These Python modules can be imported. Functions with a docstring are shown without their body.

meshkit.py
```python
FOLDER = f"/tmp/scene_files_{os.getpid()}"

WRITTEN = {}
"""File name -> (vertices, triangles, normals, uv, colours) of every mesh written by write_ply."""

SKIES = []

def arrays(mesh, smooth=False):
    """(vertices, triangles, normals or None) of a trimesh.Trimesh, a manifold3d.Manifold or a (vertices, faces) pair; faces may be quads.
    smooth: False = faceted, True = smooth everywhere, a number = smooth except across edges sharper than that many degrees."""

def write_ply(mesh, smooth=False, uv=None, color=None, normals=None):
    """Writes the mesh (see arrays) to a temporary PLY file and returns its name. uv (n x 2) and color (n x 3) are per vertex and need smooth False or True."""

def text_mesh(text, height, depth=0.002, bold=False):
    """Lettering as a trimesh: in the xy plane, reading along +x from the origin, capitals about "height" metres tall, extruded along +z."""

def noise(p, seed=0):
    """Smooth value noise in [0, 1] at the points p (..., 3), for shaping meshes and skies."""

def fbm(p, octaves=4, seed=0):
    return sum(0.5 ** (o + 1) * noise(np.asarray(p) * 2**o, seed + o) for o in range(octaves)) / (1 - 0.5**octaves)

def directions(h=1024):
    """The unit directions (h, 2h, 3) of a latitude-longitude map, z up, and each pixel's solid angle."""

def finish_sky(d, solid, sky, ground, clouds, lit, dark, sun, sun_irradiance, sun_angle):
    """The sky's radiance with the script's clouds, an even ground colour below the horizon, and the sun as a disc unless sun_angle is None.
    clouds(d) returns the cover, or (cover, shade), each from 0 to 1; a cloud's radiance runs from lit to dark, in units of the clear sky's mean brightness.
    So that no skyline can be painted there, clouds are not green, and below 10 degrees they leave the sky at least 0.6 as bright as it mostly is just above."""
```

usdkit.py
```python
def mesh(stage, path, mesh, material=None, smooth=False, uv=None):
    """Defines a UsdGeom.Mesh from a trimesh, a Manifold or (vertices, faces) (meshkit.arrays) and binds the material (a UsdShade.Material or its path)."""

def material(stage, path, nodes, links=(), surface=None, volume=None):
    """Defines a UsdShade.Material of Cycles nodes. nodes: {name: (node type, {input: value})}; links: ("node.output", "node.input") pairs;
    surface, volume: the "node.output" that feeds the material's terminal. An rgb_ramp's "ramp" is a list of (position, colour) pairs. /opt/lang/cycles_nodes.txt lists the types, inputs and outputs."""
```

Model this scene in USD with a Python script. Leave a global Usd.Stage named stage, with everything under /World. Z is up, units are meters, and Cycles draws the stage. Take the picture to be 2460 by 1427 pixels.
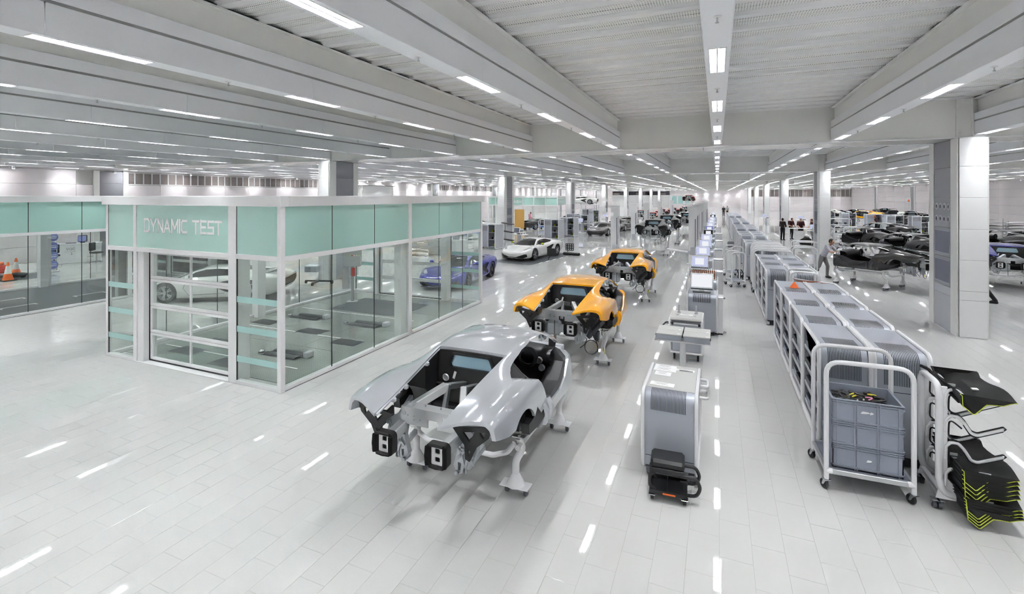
import math, random, numpy as np, trimesh, manifold3d as m3, usdkit, meshkit
from pxr import Usd, UsdGeom, UsdLux, UsdShade, Gf, Sdf
PI = math.pi
rng = random.Random(7)
stage = Usd.Stage.CreateInMemory()
UsdGeom.SetStageUpAxis(stage, 'Z'); UsdGeom.SetStageMetersPerUnit(stage, 1.0)
UsdGeom.Xform.Define(stage, '/World'); UsdGeom.Scope.Define(stage, '/World/Looks')

# ---------------------------------------------------------------- camera, light, exposure
EXPOSURE = 2.22
LAMP = 60.0            # emission of the ceiling luminaires
SPOT = 40.0            # small wall and column downlights
FPX, HORIZON, CAM_H = 1160.0, 470.0, 3.55
YAW = math.atan((1723.0 - 1230.0) / FPX)
cam = UsdGeom.Camera.Define(stage, '/World/camera')
cam.CreateHorizontalApertureAttr(36.0); cam.CreateVerticalApertureAttr(36.0 * 1427 / 2460)
cam.CreateFocalLengthAttr(36.0 * FPX / 2460); cam.CreateVerticalApertureOffsetAttr(-(713.5 - HORIZON) * 36.0 / 2460)
cam.CreateExposureAttr(EXPOSURE)
cy, sy = math.cos(YAW), math.sin(YAW)
cam.AddTransformOp().Set(Gf.Matrix4d(cy, sy, 0, 0, 0, 0, 1, 0, sy, -cy, 0, 0, 0, 0, CAM_H, 1))
dome = UsdLux.DomeLight.Define(stage, '/World/sky_light')   # dusk sky outside the high windows
dome.CreateColorAttr(Gf.Vec3f(0.10, 0.09, 0.09)); dome.CreateIntensityAttr(1.0)

# ---------------------------------------------------------------- materials
MATS = {}
def mat(name, col=(.8, .8, .8), rough=.5, metal=0., **kw):
    if name not in MATS:
        MATS[name] = usdkit.material(stage, '/World/Looks/' + name, {'p': ('principled_bsdf', dict(base_color=col, roughness=rough, metallic=metal, **kw))}, surface='p.BSDF')
    return MATS[name]
def s(r, g, b):
    return tuple(((x / 255 + .055) / 1.055) ** 2.4 if x > 10 else x / 255 / 12.92 for x in (r, g, b))
def emit(name, col, k):
    MATS[name] = usdkit.material(stage, '/World/Looks/' + name, {'e': ('emission', dict(color=col, strength=k))}, surface='e.emission')
    return MATS[name]
mat('white_paint', s(246, 246, 247), .28); mat('white_gloss', s(240, 240, 242), .18); mat('cladding', s(246, 247, 251), .4)
mat('steel_grey', s(243, 243, 240), .45); mat('soffit', s(225, 223, 220), .22, .35); mat('groove', s(150, 150, 150), .6)
mat('wall_white', s(242, 236, 238), .5); mat('panel_grey', s(150, 150, 156), .45); mat('grille_grey', s(112, 114, 128), .55)
mat('black', s(22, 22, 24), .45); mat('black_gloss', s(14, 14, 16), .12); mat('rubber', s(38, 38, 40), .7); mat('caster_grey', s(96, 100, 108), .5)
mat('chrome', s(200, 202, 205), .15, 1.); mat('alu', s(206, 208, 210), .32, .85); mat('cast_alu', s(178, 182, 186), .42, .8); mat('dark_steel', s(70, 72, 76), .4, .6)
mat('cabinet_grey', s(172, 176, 186), .38, .25); mat('cabinet_side', s(196, 198, 204), .45); mat('top_grey', s(196, 196, 194), .45); mat('slot_dark', s(46, 48, 54), .7)
mat('crate_grey', s(140, 146, 160), .45); mat('paper', s(246, 246, 246), .8); mat('ink', s(120, 120, 124), .8)
mat('silver_paint', s(200, 203, 209), .14, .4, coat_weight=1., coat_roughness=.03); mat('yellow_paint', s(255, 176, 0), .2, 0., coat_weight=1., coat_roughness=.03)
mat('white_car', s(236, 236, 234), .15, 0., coat_weight=1., coat_roughness=.03); mat('blue_paint', s(34, 36, 140), .2, .1, coat_weight=1., coat_roughness=.03)
mat('black_paint', s(30, 27, 27), .14, .1, coat_weight=1., coat_roughness=.03); mat('grey_paint', s(72, 68, 68), .18, .45, coat_weight=1., coat_roughness=.03)
mat('orange_paint', s(196, 62, 34), .2, .1, coat_weight=1., coat_roughness=.03); mat('navy_paint', s(28, 28, 56), .15, .2, coat_weight=1., coat_roughness=.03)
mat('red_paint', s(150, 26, 28), .2, .1, coat_weight=1., coat_roughness=.03); mat('camo_blue', s(84, 126, 205), .4)
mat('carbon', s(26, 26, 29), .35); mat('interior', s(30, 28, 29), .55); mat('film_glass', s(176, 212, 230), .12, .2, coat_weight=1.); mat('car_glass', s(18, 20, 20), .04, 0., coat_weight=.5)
mat('lamp_lens', s(200, 205, 210), .08, .4); mat('tail_red', s(140, 20, 22), .2); mat('mat_dark', s(66, 70, 74), .35); mat('plate_floor', s(176, 184, 176), .12, .35)
mat('wood', s(205, 160, 84), .5); mat('orange', s(240, 110, 40), .5); mat('tyre_white', s(226, 226, 226), .4); mat('sign_blue', s(120, 130, 190), .4)
mat('skin', s(196, 148, 122), .55); mat('hair', s(48, 38, 32), .7); mat('maroon', s(64, 18, 26), .75); mat('brown_coat', s(54, 44, 44), .75); mat('shirt_grey', s(186, 186, 196), .75)
mat('trousers_grey', s(140, 136, 136), .8); mat('trousers_black', s(26, 26, 30), .8); mat('hivis', s(200, 230, 60), .6); mat('felt_black', s(17, 16, 17), .85); mat('lime_edge', s(186, 196, 60), .6)
mat('teal_glass', s(176, 217, 206), .16, 0., coat_weight=1., coat_roughness=.02); mat('teal_band', s(176, 216, 212), .3); mat('letter', s(254, 254, 254), .5); mat('copper', s(176, 110, 70), .4, .3)
mat('wire_black', s(24, 22, 24), .5); mat('wire_pink', s(206, 130, 160), .5); mat('wire_yellow', s(220, 206, 50), .5); mat('joint_black', s(30, 34, 34), .5); mat('yellow_green', s(196, 210, 40), .5)
mat('blind_brown', s(74, 58, 56), .6); mat('box_grey', s(186, 188, 190), .45); mat('cardboard', s(186, 150, 110), .7); mat('red', s(190, 60, 50), .5); mat('sample_tan', s(170, 104, 74), .5)
def pane(name, tint, k):
    MATS[name] = usdkit.material(stage, '/World/Looks/' + name, {
        't': ('transparent_bsdf', dict(color=tint)), 'g': ('glossy_bsdf', dict(color=(.95, 1, .98), roughness=.0)), 'f': ('layer_weight', dict(blend=.5)),
        'w': ('math', dict(math_type='power', value2=4.)), 'k': ('math', dict(math_type='multiply_add', value2=k, value3=.03)), 'm': ('mix_closure', {})},
        [('f.facing', 'w.value1'), ('w.value', 'k.value1'), ('k.value', 'm.fac'), ('t.BSDF', 'm.closure1'), ('g.BSDF', 'm.closure2')], surface='m.closure')
pane('clear_glass', (.955, .98, .967), .8); pane('window_glass', (.88, .84, .84), .5); pane('shell_glass', (.75, .9, .97), .9)
emit('lamp', (.965, .985, 1.), LAMP); emit('spot_lens', (1., .96, .96), 30.)
emit('screen', (.66, .70, .95), .18); emit('screen_white', (.93, .95, 1.), .2); emit('screen_blue', (.36, .40, .80), .12); emit('screen_teal', (.45, .55, .65), .08)
# floor tiles: slight tone change from tile to tile, polished
MATS['floor_tile'] = usdkit.material(stage, '/World/Looks/floor_tile', {
    'g': ('geometry', {}), 'n': ('noise_texture', dict(scale=.22, detail=2.)), 'r': ('rgb_ramp', dict(ramp=[(.3, s(199, 199, 197)), (.7, s(206, 206, 205))])),
    'p': ('principled_bsdf', dict(roughness=.03, specular_ior_level=.5))}, [('g.position', 'n.vector'), ('n.fac', 'r.fac'), ('r.color', 'p.base_color')], surface='p.BSDF')
mat('grout', s(178, 178, 174), .3)
def dots(name, base, hole, pitch, rad, rough, metal, axes=('x', 'y')):
    nd = {'g': ('geometry', {}), 'x': ('separate_xyz', {}), 'p': ('principled_bsdf', dict(roughness=rough, metallic=metal)), 'mx': ('mix', dict(color1=base, color2=hole))}
    ln = [('g.position', 'x.vector')]
    for i, a in enumerate(axes):
        nd['m%d' % i] = ('math', dict(math_type='multiply', value2=1 / pitch)); nd['f%d' % i] = ('math', dict(math_type='fraction')); nd['s%d' % i] = ('math', dict(math_type='subtract', value2=.5)); nd['q%d' % i] = ('math', dict(math_type='multiply'))
        ln += [('x.' + a, 'm%d.value1' % i), ('m%d.value' % i, 'f%d.value1' % i), ('f%d.value' % i, 's%d.value1' % i), ('s%d.value' % i, 'q%d.value1' % i), ('s%d.value' % i, 'q%d.value2' % i)]
    nd['a'] = ('math', dict(math_type='add')); nd['l'] = ('math', dict(math_type='less_than', value2=rad * rad))
    ln += [('q0.value', 'a.value1'), ('q1.value', 'a.value2'), ('a.value', 'l.value1'), ('l.value', 'mx.fac'), ('mx.color', 'p.base_color')]
    MATS[name] = usdkit.material(stage, '/World/Looks/' + name, nd, ln, surface='p.BSDF')
dots('deck_perforated', s(248, 248, 246), s(186, 187, 184), .035, .27, .5, 0.)
dots('plate_dimpled', s(172, 178, 172), s(120, 126, 120), .05, .30, .14, .45)

# ---------------------------------------------------------------- meshes
class M:
    """Collects shapes; becomes one mesh."""
    def __init__(self): self.v, self.f, self.n = [], [], 0
    def add(self, v, f):
        v = np.asarray(v, float); f = np.asarray(f, int)
        if f.shape[1] == 4: f = np.vstack([f[:, [0, 1, 2]], f[:, [0, 2, 3]]])
        self.v.append(v); self.f.append(f + self.n); self.n += len(v); return self
    def tm(self, m):
        if hasattr(m, 'to_mesh'):
            q = m.to_mesh(); return self.add(q.vert_properties[:, :3], q.tri_verts)
        return self.add(m.vertices, m.faces)
    def box(self, c, size, r=0., rz=0., R=None):
        h = np.array(size) / 2.
        if r <= 0:
            v = np.array([[x, y, z] for x in (-1, 1) for y in (-1, 1) for z in (-1, 1)]) * h
            f = [[0, 1, 3, 2], [4, 6, 7, 5], [0, 4, 5, 1], [2, 3, 7, 6], [0, 2, 6, 4], [1, 5, 7, 3]]
        else:
            r = min(r, *(h * .95)); v = []
            for a in range(3):
                for x in (-1, 1):
                    for y in (-1, 1):
                        for z in (-1, 1):
                            q = np.array([x, y, z]) * (h - r); q[a] = (x, y, z)[a] * h[a]; v.append(q)
            t = trimesh.Trimesh(np.array(v)).convex_hull; v, f = np.array(t.vertices), np.array(t.faces)
        v = np.asarray(v, float)
        if R is not None: v = v @ np.asarray(R).T
        if rz: v = v @ np.array([[math.cos(rz), math.sin(rz), 0], [-math.sin(rz), math.cos(rz), 0], [0, 0, 1]])
        return self.add(v + np.array(c), f)
    def b2(self, lo, hi, r=0.): lo, hi = np.array(lo, float), np.array(hi, float); return self.box((lo + hi) / 2, abs(hi - lo), r)
    def cyl(self, p0, p1, r, n=12, r2=None, caps=True):
        return self.add(*tube_arrays([p0, p1], [r, r if r2 is None else r2], n, caps))
    def tube(self, pts, r, n=8, bend=0., closed=False, caps=True):
        return self.add(*tube_arrays(fillet(pts, bend, closed) if bend else pts, r, n, caps, closed))
    def loft(self, rings, close=True, cap=False):
        R = np.array(rings, float); a, b, _ = R.shape; v = R.reshape(-1, 3); f = []
        for i in range(a - 1):
            for j in range(b if close else b - 1):
                k = (j + 1) % b; f.append([i * b + j, i * b + k, (i + 1) * b + k, (i + 1) * b + j])
        f = np.array(f); f = np.vstack([f[:, [0, 1, 2]], f[:, [0, 2, 3]]])
        if cap:
            e = [[0, j + 1, j] for j in range(1, b - 1)] + [[(a - 1) * b, (a - 1) * b + j, (a - 1) * b + j + 1] for j in range(1, b - 1)]
            f = np.vstack([f, e])
        return self.add(v, f)
    def lathe(self, prof, c=(0, 0, 0), axis=2, n=20):
        A = np.linspace(0, 2 * PI, n, endpoint=False); rings = []
        for r, z in prof:
            q = np.stack([r * np.cos(A), r * np.sin(A), np.full(n, z)], 1)
            rings.append(np.roll(q, (axis + 1) % 3, axis=1) + np.array(c))
        return self.loft(rings)
    def prism(self, poly, a, b, axis=2, holes=(), bevel=0.):
        """Extrudes a polygon (in the two other axes, cyclic order) from a to b along axis."""
        cs = m3.CrossSection([list(map(tuple, p)) for p in [poly, *holes]], m3.FillRule.EvenOdd)
        if bevel: cs = cs.offset(-bevel, m3.JoinType.Round, 2., 12).offset(bevel, m3.JoinType.Round, 2., 12)
        q = cs.extrude(b - a).to_mesh(); v = q.vert_properties[:, :3] + np.array([0, 0, a])
        return self.add(np.roll(v, axis + 1, axis=1) if axis != 2 else v, q.tri_verts)
    def xf(self, loc=(0, 0, 0), rz=0., R=None, sc=1.):
        v = np.vstack(self.v) * sc
        if R is not None: v = v @ np.asarray(R).T
        c, s_ = math.cos(rz), math.sin(rz); v = v @ np.array([[c, s_, 0], [-s_, c, 0], [0, 0, 1]])
        self.v, self.f = [v + np.array(loc)], [np.vstack(self.f)]; return self
    def mir(self):
        v, f = np.vstack(self.v) * [-1, 1, 1], np.vstack(self.f)[:, ::-1]; m = M(); m.add(v, f); return m
    def join(self, o): return self.add(np.vstack(o.v), np.vstack(o.f))
    def arr(self): return np.vstack(self.v), np.vstack(self.f)
def tube_arrays(pts, r, n=8, caps=True, closed=False):
    p = np.asarray(pts, float); k = len(p); r = np.broadcast_to(np.asarray(r, float), (k,))
    t = np.roll(p, -1, 0) - np.roll(p, 1, 0) if closed else np.gradient(p, axis=0)
    t /= np.linalg.norm(t, axis=1, keepdims=True) + 1e-12
    u = np.zeros_like(p); a = np.array([0, 0, 1.]) if abs(t[0][2]) < .9 else np.array([1., 0, 0])
    for i in range(k):
        a = a - t[i] * (a @ t[i]); a /= np.linalg.norm(a) + 1e-12; u[i] = a
    w = np.cross(t, u); A = np.arange(n) * 2 * PI / n
    v = p[:, None] + r[:, None, None] * (np.cos(A)[None, :, None] * u[:, None] + np.sin(A)[None, :, None] * w[:, None]); f = []
    for i in range(k if closed else k - 1):
        i2 = (i + 1) % k
        for j in range(n): j2 = (j + 1) % n; f += [[i * n + j, i * n + j2, i2 * n + j2], [i * n + j, i2 * n + j2, i2 * n + j]]
    if caps and not closed:
        for j in range(1, n - 1): f += [[0, j + 1, j], [(k - 1) * n, (k - 1) * n + j, (k - 1) * n + j + 1]]
    return v.reshape(-1, 3), np.array(f)
def fillet(pts, R, closed=False, k=5):
    p = [np.array(q, float) for q in pts]; out = []; N = len(p)
    for i in range(N):
        if not closed and i in (0, N - 1): out.append(p[i]); continue
        a, b, c = p[i - 1], p[i], p[(i + 1) % N]; d1, d2 = a - b, c - b; l1, l2 = np.linalg.norm(d1), np.linalg.norm(d2); d1, d2 = d1 / l1, d2 / l2
        ang = math.acos(max(-1, min(1, d1 @ d2)))
        if ang > PI - .05: out.append(b); continue
        t = min(R / math.tan(ang / 2), l1 * .49, l2 * .49); q0, q1 = b + d1 * t, b + d2 * t
        for j in range(k + 1):
            w = j / k; out.append((1 - w) ** 2 * q0 + 2 * w * (1 - w) * b + w * w * q1)
    return np.array(out)
def rot(ax, a):
    c, s_ = math.cos(a), math.sin(a)
    return np.array({'x': [[1, 0, 0], [0, c, -s_], [0, s_, c]], 'y': [[c, 0, s_], [0, 1, 0], [-s_, 0, c]], 'z': [[c, -s_, 0], [s_, c, 0], [0, 0, 1]]}[ax])
def rrect(w, h, r, k=4):
    out = []
    for cx_, cy_, a0 in ((w / 2 - r, h / 2 - r, 0), (-w / 2 + r, h / 2 - r, 90), (-w / 2 + r, -h / 2 + r, 180), (w / 2 - r, -h / 2 + r, 270)):
        for j in range(k + 1): a = math.radians(a0 + 90 * j / k); out.append((cx_ + r * math.cos(a), cy_ + r * math.sin(a)))
    return out

# ---------------------------------------------------------------- objects
COUNT = {}
def path_for(name, parent):
    base = (str(parent.GetPath()) if parent else '/World') + '/' + name
    k = COUNT.get(base, 0); COUNT[base] = k + 1
    return base if k == 0 else base + '_%03d' % k
def props(p, label=None, cat=None, group=None, kind=None):
    for k, v in (('label', label), ('category', cat), ('group', group), ('kind', kind)):
        if v: p.SetCustomDataByKey(k, v)
    return p
def obj(name, m, material, parent=None, smooth=35, **kw):
    a = m.arr() if isinstance(m, M) else m
    if smooth is False: f_ = np.asarray(a[1]); a = np.asarray(a[0])[f_.ravel()], np.arange(f_.size).reshape(-1, 3)   # faceted: no shared corners
    o = usdkit.mesh(stage, path_for(name, parent), a, MATS[material] if isinstance(material, str) else material, smooth=smooth)
    return props(o.GetPrim(), **kw)
def place(p, loc, rz=0.):
    x = UsdGeom.Xformable(p); x.ClearXformOpOrder(); x.AddTranslateOp().Set(Gf.Vec3d(*map(float, loc)))
    if rz: x.AddRotateZOp().Set(math.degrees(rz))
    return p
def thing(name, label, cat, loc=(0, 0, 0), rz=0., group=None, kind=None):
    p = UsdGeom.Xform.Define(stage, path_for(name, None)).GetPrim(); place(p, loc, rz)
    return props(p, label, cat, group, kind)
def copy(src, loc, rz=0., label=None, group=None, inst=True, paint=None):
    was = src.GetCustomData(); name = src.GetName()
    while name[-4:-3] == '_' and name[-3:].isdigit(): name = name[:-4]
    p = UsdGeom.Xform.Define(stage, path_for(name, None)).GetPrim()
    p.GetReferences().AddInternalReference(src.GetPath()); place(p, loc, rz)
    if inst and not paint: p.SetInstanceable(True)
    props(p, label or was.get('label'), was.get('category'), group or was.get('group'), was.get('kind'))
    for part, material in (paint or {}).items():
        q = stage.OverridePrim(p.GetPath().AppendPath(part)); UsdShade.MaterialBindingAPI.Apply(q).Bind(MATS[material])
    return p
ORD = ['first', 'second', 'third', 'fourth', 'fifth', 'sixth', 'seventh', 'eighth', 'ninth', 'tenth', 'eleventh', 'twelfth', 'thirteenth', 'fourteenth', 'fifteenth', 'sixteenth']
# ================================================================ the hall
XL, XR, YB, YE = -33.4, 26.5, -20.5, 160.0
BAY, Y0, Z_SOF, Z_TOP = 18.0, 15.62, 5.02, 6.0
CB = 1.58                                   # depth of a cross beam along y
bays = list(range(-1, 9))
def bay_y(k): return Y0 + BAY * (k - 1) + CB, Y0 + BAY * k       # clear span of bay k: bay 0 ends at the first cross beam
# floor: tiles 0.3 x 0.6 in courses along y
floor = thing('floor', 'polished pale grey tiled floor of the hall, mirroring lamps and cars', 'floor', kind='structure')
m = M(); m.b2((XL - .3, YB - .3, -.30), (XR + .3, YE + .3, -.0018)); obj('grout_bed', m, 'grout', floor, False)
def tile(m, x, y, w=.3, l=.6):
    g = .0013; x0, x1, y0, y1 = x + g, x + w - g, y + g, y + l - g; b = .001
    v = [(x0, y0, -.006), (x1, y0, -.006), (x1, y1, -.006), (x0, y1, -.006), (x0, y0, -b), (x1, y0, -b), (x1, y1, -b), (x0, y1, -b), (x0 + b, y0 + b, 0), (x1 - b, y0 + b, 0), (x1 - b, y1 - b, 0), (x0 + b, y1 - b, 0)]
    m.add(v, [[0, 1, 5, 4], [1, 2, 6, 5], [2, 3, 7, 6], [3, 0, 4, 7], [4, 5, 9, 8], [5, 6, 10, 9], [6, 7, 11, 10], [7, 4, 8, 11], [8, 9, 10, 11]])
near, rest = [], []
for i in range(-110, 85):
    for j in range(3, 54):
        x, y = i * .3 + .02, j * .6 + (.3 if i % 2 else 0.) - .23
        if x < -2.75 * y - 3.5 or x > .72 * y + 1.5 or y > 31.9: continue
        (near if y < 3.9 + .02 * abs(x + 2) and -7.5 < x < 4 else rest).append((x, y))
near.sort(key=lambda q: q[1] + .1 * abs(q[0] + 1)); rest += near[300:]
for x, y in near[:300]:
    m = M(); tile(m, x, y); obj('tile', m, 'floor_tile', floor, False)
m = M()
for x, y in rest: tile(m, x, y)
obj('far_tiles', m, 'floor_tile', floor, False, kind='stuff')
m = M()
for x in np.arange(XL, XR, 3.0): m.b2((x + .003, 32.2, -.006), (x + 2.997, YE, 0))
for x0, x1, y0, y1 in ((XL, XR, YB, 1.5), (.75 * 4, XR, 1.5, 3)): m.b2((x0, y0, -.006), (x1, y1, 0))
obj('distant_tiles', m, 'floor_tile', floor, False, kind='stuff')
# ceiling deck: perforated trapezoidal planks across the hall, 0.6 m each
ceil = thing('ceiling', 'white perforated metal deck ceiling of ribbed planks', 'ceiling', kind='structure')
def plank(m, mb, y):
    z0, z1 = 5.985, 6.04
    prof = [(0, z1), (.02, z0), (.15, z0), (.17, z1), (.30, z1), (.305, z1 - .012), (.335, z1 - .012), (.34, z1), (.455, z1), (.46, z1 - .012), (.49, z1 - .012), (.495, z1), (.6, z1)]
    for a, b in zip(prof[:-1], prof[1:]):
        t = mb if (a[1] == z0 or b[1] == z0) else m
        t.add([(XL, y + a[0], a[1]), (XR, y + a[0], a[1]), (XR, y + b[0], b[1]), (XL, y + b[0], b[1])], [[0, 3, 2, 1]])
ya = [y for y in np.arange(-19.8, YE, .6)]
far = M(), M()
for y in ya:
    if 2.0 < y < 52:
        a, b = M(), M(); plank(a, b, y); p = obj('plank', a, 'deck_perforated', ceil, False); obj('rib', b, 'white_paint', p, False)
    else: plank(far[0], far[1], y)
p = obj('far_planks', far[0], 'deck_perforated', ceil, False, kind='stuff'); obj('far_ribs', far[1], 'white_paint', p, False)
m = M(); m.b2((XL - .3, YB - .3, 6.06), (XR + .3, YE + .3, 6.3)); obj('roof_lining', m, 'black', ceil, False)
# longitudinal beams, one per bay every 3 m
def make_beam(label, x, y, L):
    t = thing('roof_beam', label, 'beam', (x, y, 0), kind='structure')
    m = M(); m.b2((-.045, 0, 5.55), (.045, L, 5.965)); m.b2((-.12, 0, 5.955), (.12, L, 5.98)); obj('web', m, 'steel_grey', t)
    m = M(); m.b2((-.10, 0, 5.981), (.10, L, 6.0)); obj('closure_strip', m, 'black', t, False)  # added black strip, painting the shade in the gaps between deck and beam
    m = M(); m.b2((-.13, 0, 5.425), (.13, L, 5.60), .004); obj('upper_cladding', m, 'cladding', t)
    m = M(); m.b2((-.118, .01, 5.385), (.118, L - .01, 5.43)); obj('shadow_gap', m, 'groove', t, False)
    n = 5
    for i in range(n):
        a, b = i * L / n + (.002 if i else 0), (i + 1) * L / n - (.002 if i < n - 1 else 0)
        m = M()
        for sx in (-1, 1): m.b2((sx * .115, a, 5.07), (sx * .13, b, 5.39), .003)
        lights = sorted(y_ for y_ in LY if True)
        # underside with rectangular cut-outs for the luminaires
        cur = a
        for ly in lights:
            l0, l1 = ly, ly + LLEN
            if l1 <= a or l0 >= b: continue
            if l0 > cur: m.b2((-.116, cur, 5.07), (.116, l0, 5.085))
            for sx in (-1, 1): m.b2((sx * .086, max(a, l0), 5.07), (sx * .116, min(b, l1), 5.085))
            cur = max(cur, l1)
        if cur < b: m.b2((-.116, cur, 5.07), (.116, b, 5.085))
        obj('lower_cladding', m, 'cladding', t)
    return t
LLEN = 1.08; LY = [.25 + 3 * j - .05 for j in range(6)]; LY[-1] = min(LY[-1], BAY - CB - LLEN - .03)
beams, proto = {}, None
bx = [3. * i for i in range(-11, 9)]
def beam_words(x, k):
    side = 'centre' if x == 0 else '%s beam %s of the centre line' % (ORD[abs(int(x / 3)) - 1], 'left' if x < 0 else 'right')
    return side, ORD[max(k, 0)]
for k in bays:
    for x in bx:
        lab = 'white clad roof beam with recessed lamps, %s, %s bay from the camera' % beam_words(x, k)
        if k > 2: lab = 'white clad roof beam with a row of recessed lamps in the distant bays'
        if k < 0: lab = 'white clad roof beam over the near end of the hall'
        y = bay_y(k)[0]
        if proto is None: proto = make_beam(lab, x, y, BAY - CB)
        else: copy(proto, (x, y, 0), label=lab)
        if k > 2 or k < 0: pass
# cross beams over the column lines
def cross_beam(k):
    y = Y0 + BAY * k
    t = thing('cross_beam', 'wide white cross beam with grey soffit over the %s line of columns' % ORD[k + 1 if k < 0 else k] if k >= 0 else 'white cross beam behind the viewpoint', 'beam', (0, y, 0), kind='structure')
    m = M(); m.b2((XL, .02, 5.03), (XR, .05, 6.0)); m.b2((XL, CB - .05, 5.03), (XR, CB - .02, 6.0)); obj('web', m, 'steel_grey', t)
    m = M(); m.b2((XL, -.02, 5.0), (XR, .10, 5.035), .004); m.b2((XL, CB - .10, 5.0), (XR, CB + .02, 5.035), .004); obj('flange', m, 'white_paint', t)
    m = M()
    for i in range(20): m.b2((XL + i * 3. + .005, .10, 5.012), (XL + i * 3 + 2.995, CB - .10, 5.03))
    obj('soffit', m, 'soffit', t, False)
for k in range(-1, 8): cross_beam(k)
# luminaires: two-row louvre in a white frame under glowing tubes
def luminaire_arrays(fins):
    fr, lv, tb = M(), M(), M(); L = LLEN
    for sx in (-1, 1): fr.b2((sx * .078, 0, 5.066), (sx * .092, L, 5.10)); fr.b2((sx * .080, 0, 5.09), (sx * .086, L, 5.16))
    for yy in (0, L - .014): fr.b2((-.078, yy, 5.066), (.078, yy + .014, 5.16))
    fr.b2((-.085, 0, 5.165), (.085, L, 5.17)); fr.b2((-.008, 0, 5.068), (.008, L, 5.13))
    for i in range(fins):
        y = (i + .5) * L / fins
        for sx in (-1, 1): lv.b2((sx * .012, y - .0015, 5.068), (sx * .08, y + .0015, 5.128))
    for sx in (-1, 1): tb.add([(sx * .045 - .028, .03, 5.15), (sx * .045 + .028, .03, 5.15), (sx * .045 + .028, L - .03, 5.15), (sx * .045 - .028, L - .03, 5.15)], [[0, 3, 2, 1]])
    return fr, lv, tb
def make_light(label, x, y, group):
    t = thing('ceiling_light', label, 'ceiling light', (x, y, 0), group=group)
    fr, lv, tb = luminaire_arrays(20)
    obj('frame', fr, 'white_paint', t, False); obj('louvre', lv, 'white_gloss', t, False, kind='stuff'); obj('tube', tb, 'lamp', t, False)
    return t
light0, others = None, []
for k in bays:
    yb = bay_y(k)[0]
    for x in bx:
        for j, l in enumerate(LY):
            y = yb + l; ok = x > -2.7 * (y + LLEN) - 1 and x < .75 * (y + LLEN) + .5 and y > 3.0 and k < 3
            if k == 2 and (x < -21 or x > 15): ok = False
            if not ok: others.append((x, y)); continue
            side, b = beam_words(x, k); grp = 'ceiling lights of the %s, %s bay' % (side, b)
            lab = 'recessed louvred ceiling light in the %s, %s bay' % (side, b)
            if k == 0: lab = '%s recessed louvred light of the near bay, %s' % (ORD[j], side); grp = 'ceiling lights of the near bay'
            if light0 is None: light0 = make_light(lab, x, y, grp)
            else: copy(light0, (x, y, 0), label=lab, group=grp)
t = thing('distant_ceiling_lights', 'countless small bright recessed lamps in the distant roof beams', 'ceiling light', kind='stuff')
A, B_ = M(), M(); fr, lv, tb = luminaire_arrays(12)
for x, y in others:
    for q in (A,): v, f = fr.arr(); q.add(v + [x, y, 0], f); v, f = lv.arr(); q.add(v + [x, y, 0], f)
    v, f = tb.arr(); B_.add(v + [x, y, 0], f)
obj('far_frames', A, 'white_paint', t, False, kind='stuff'); obj('far_tubes', B_, 'lamp', t, False, kind='stuff')
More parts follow.
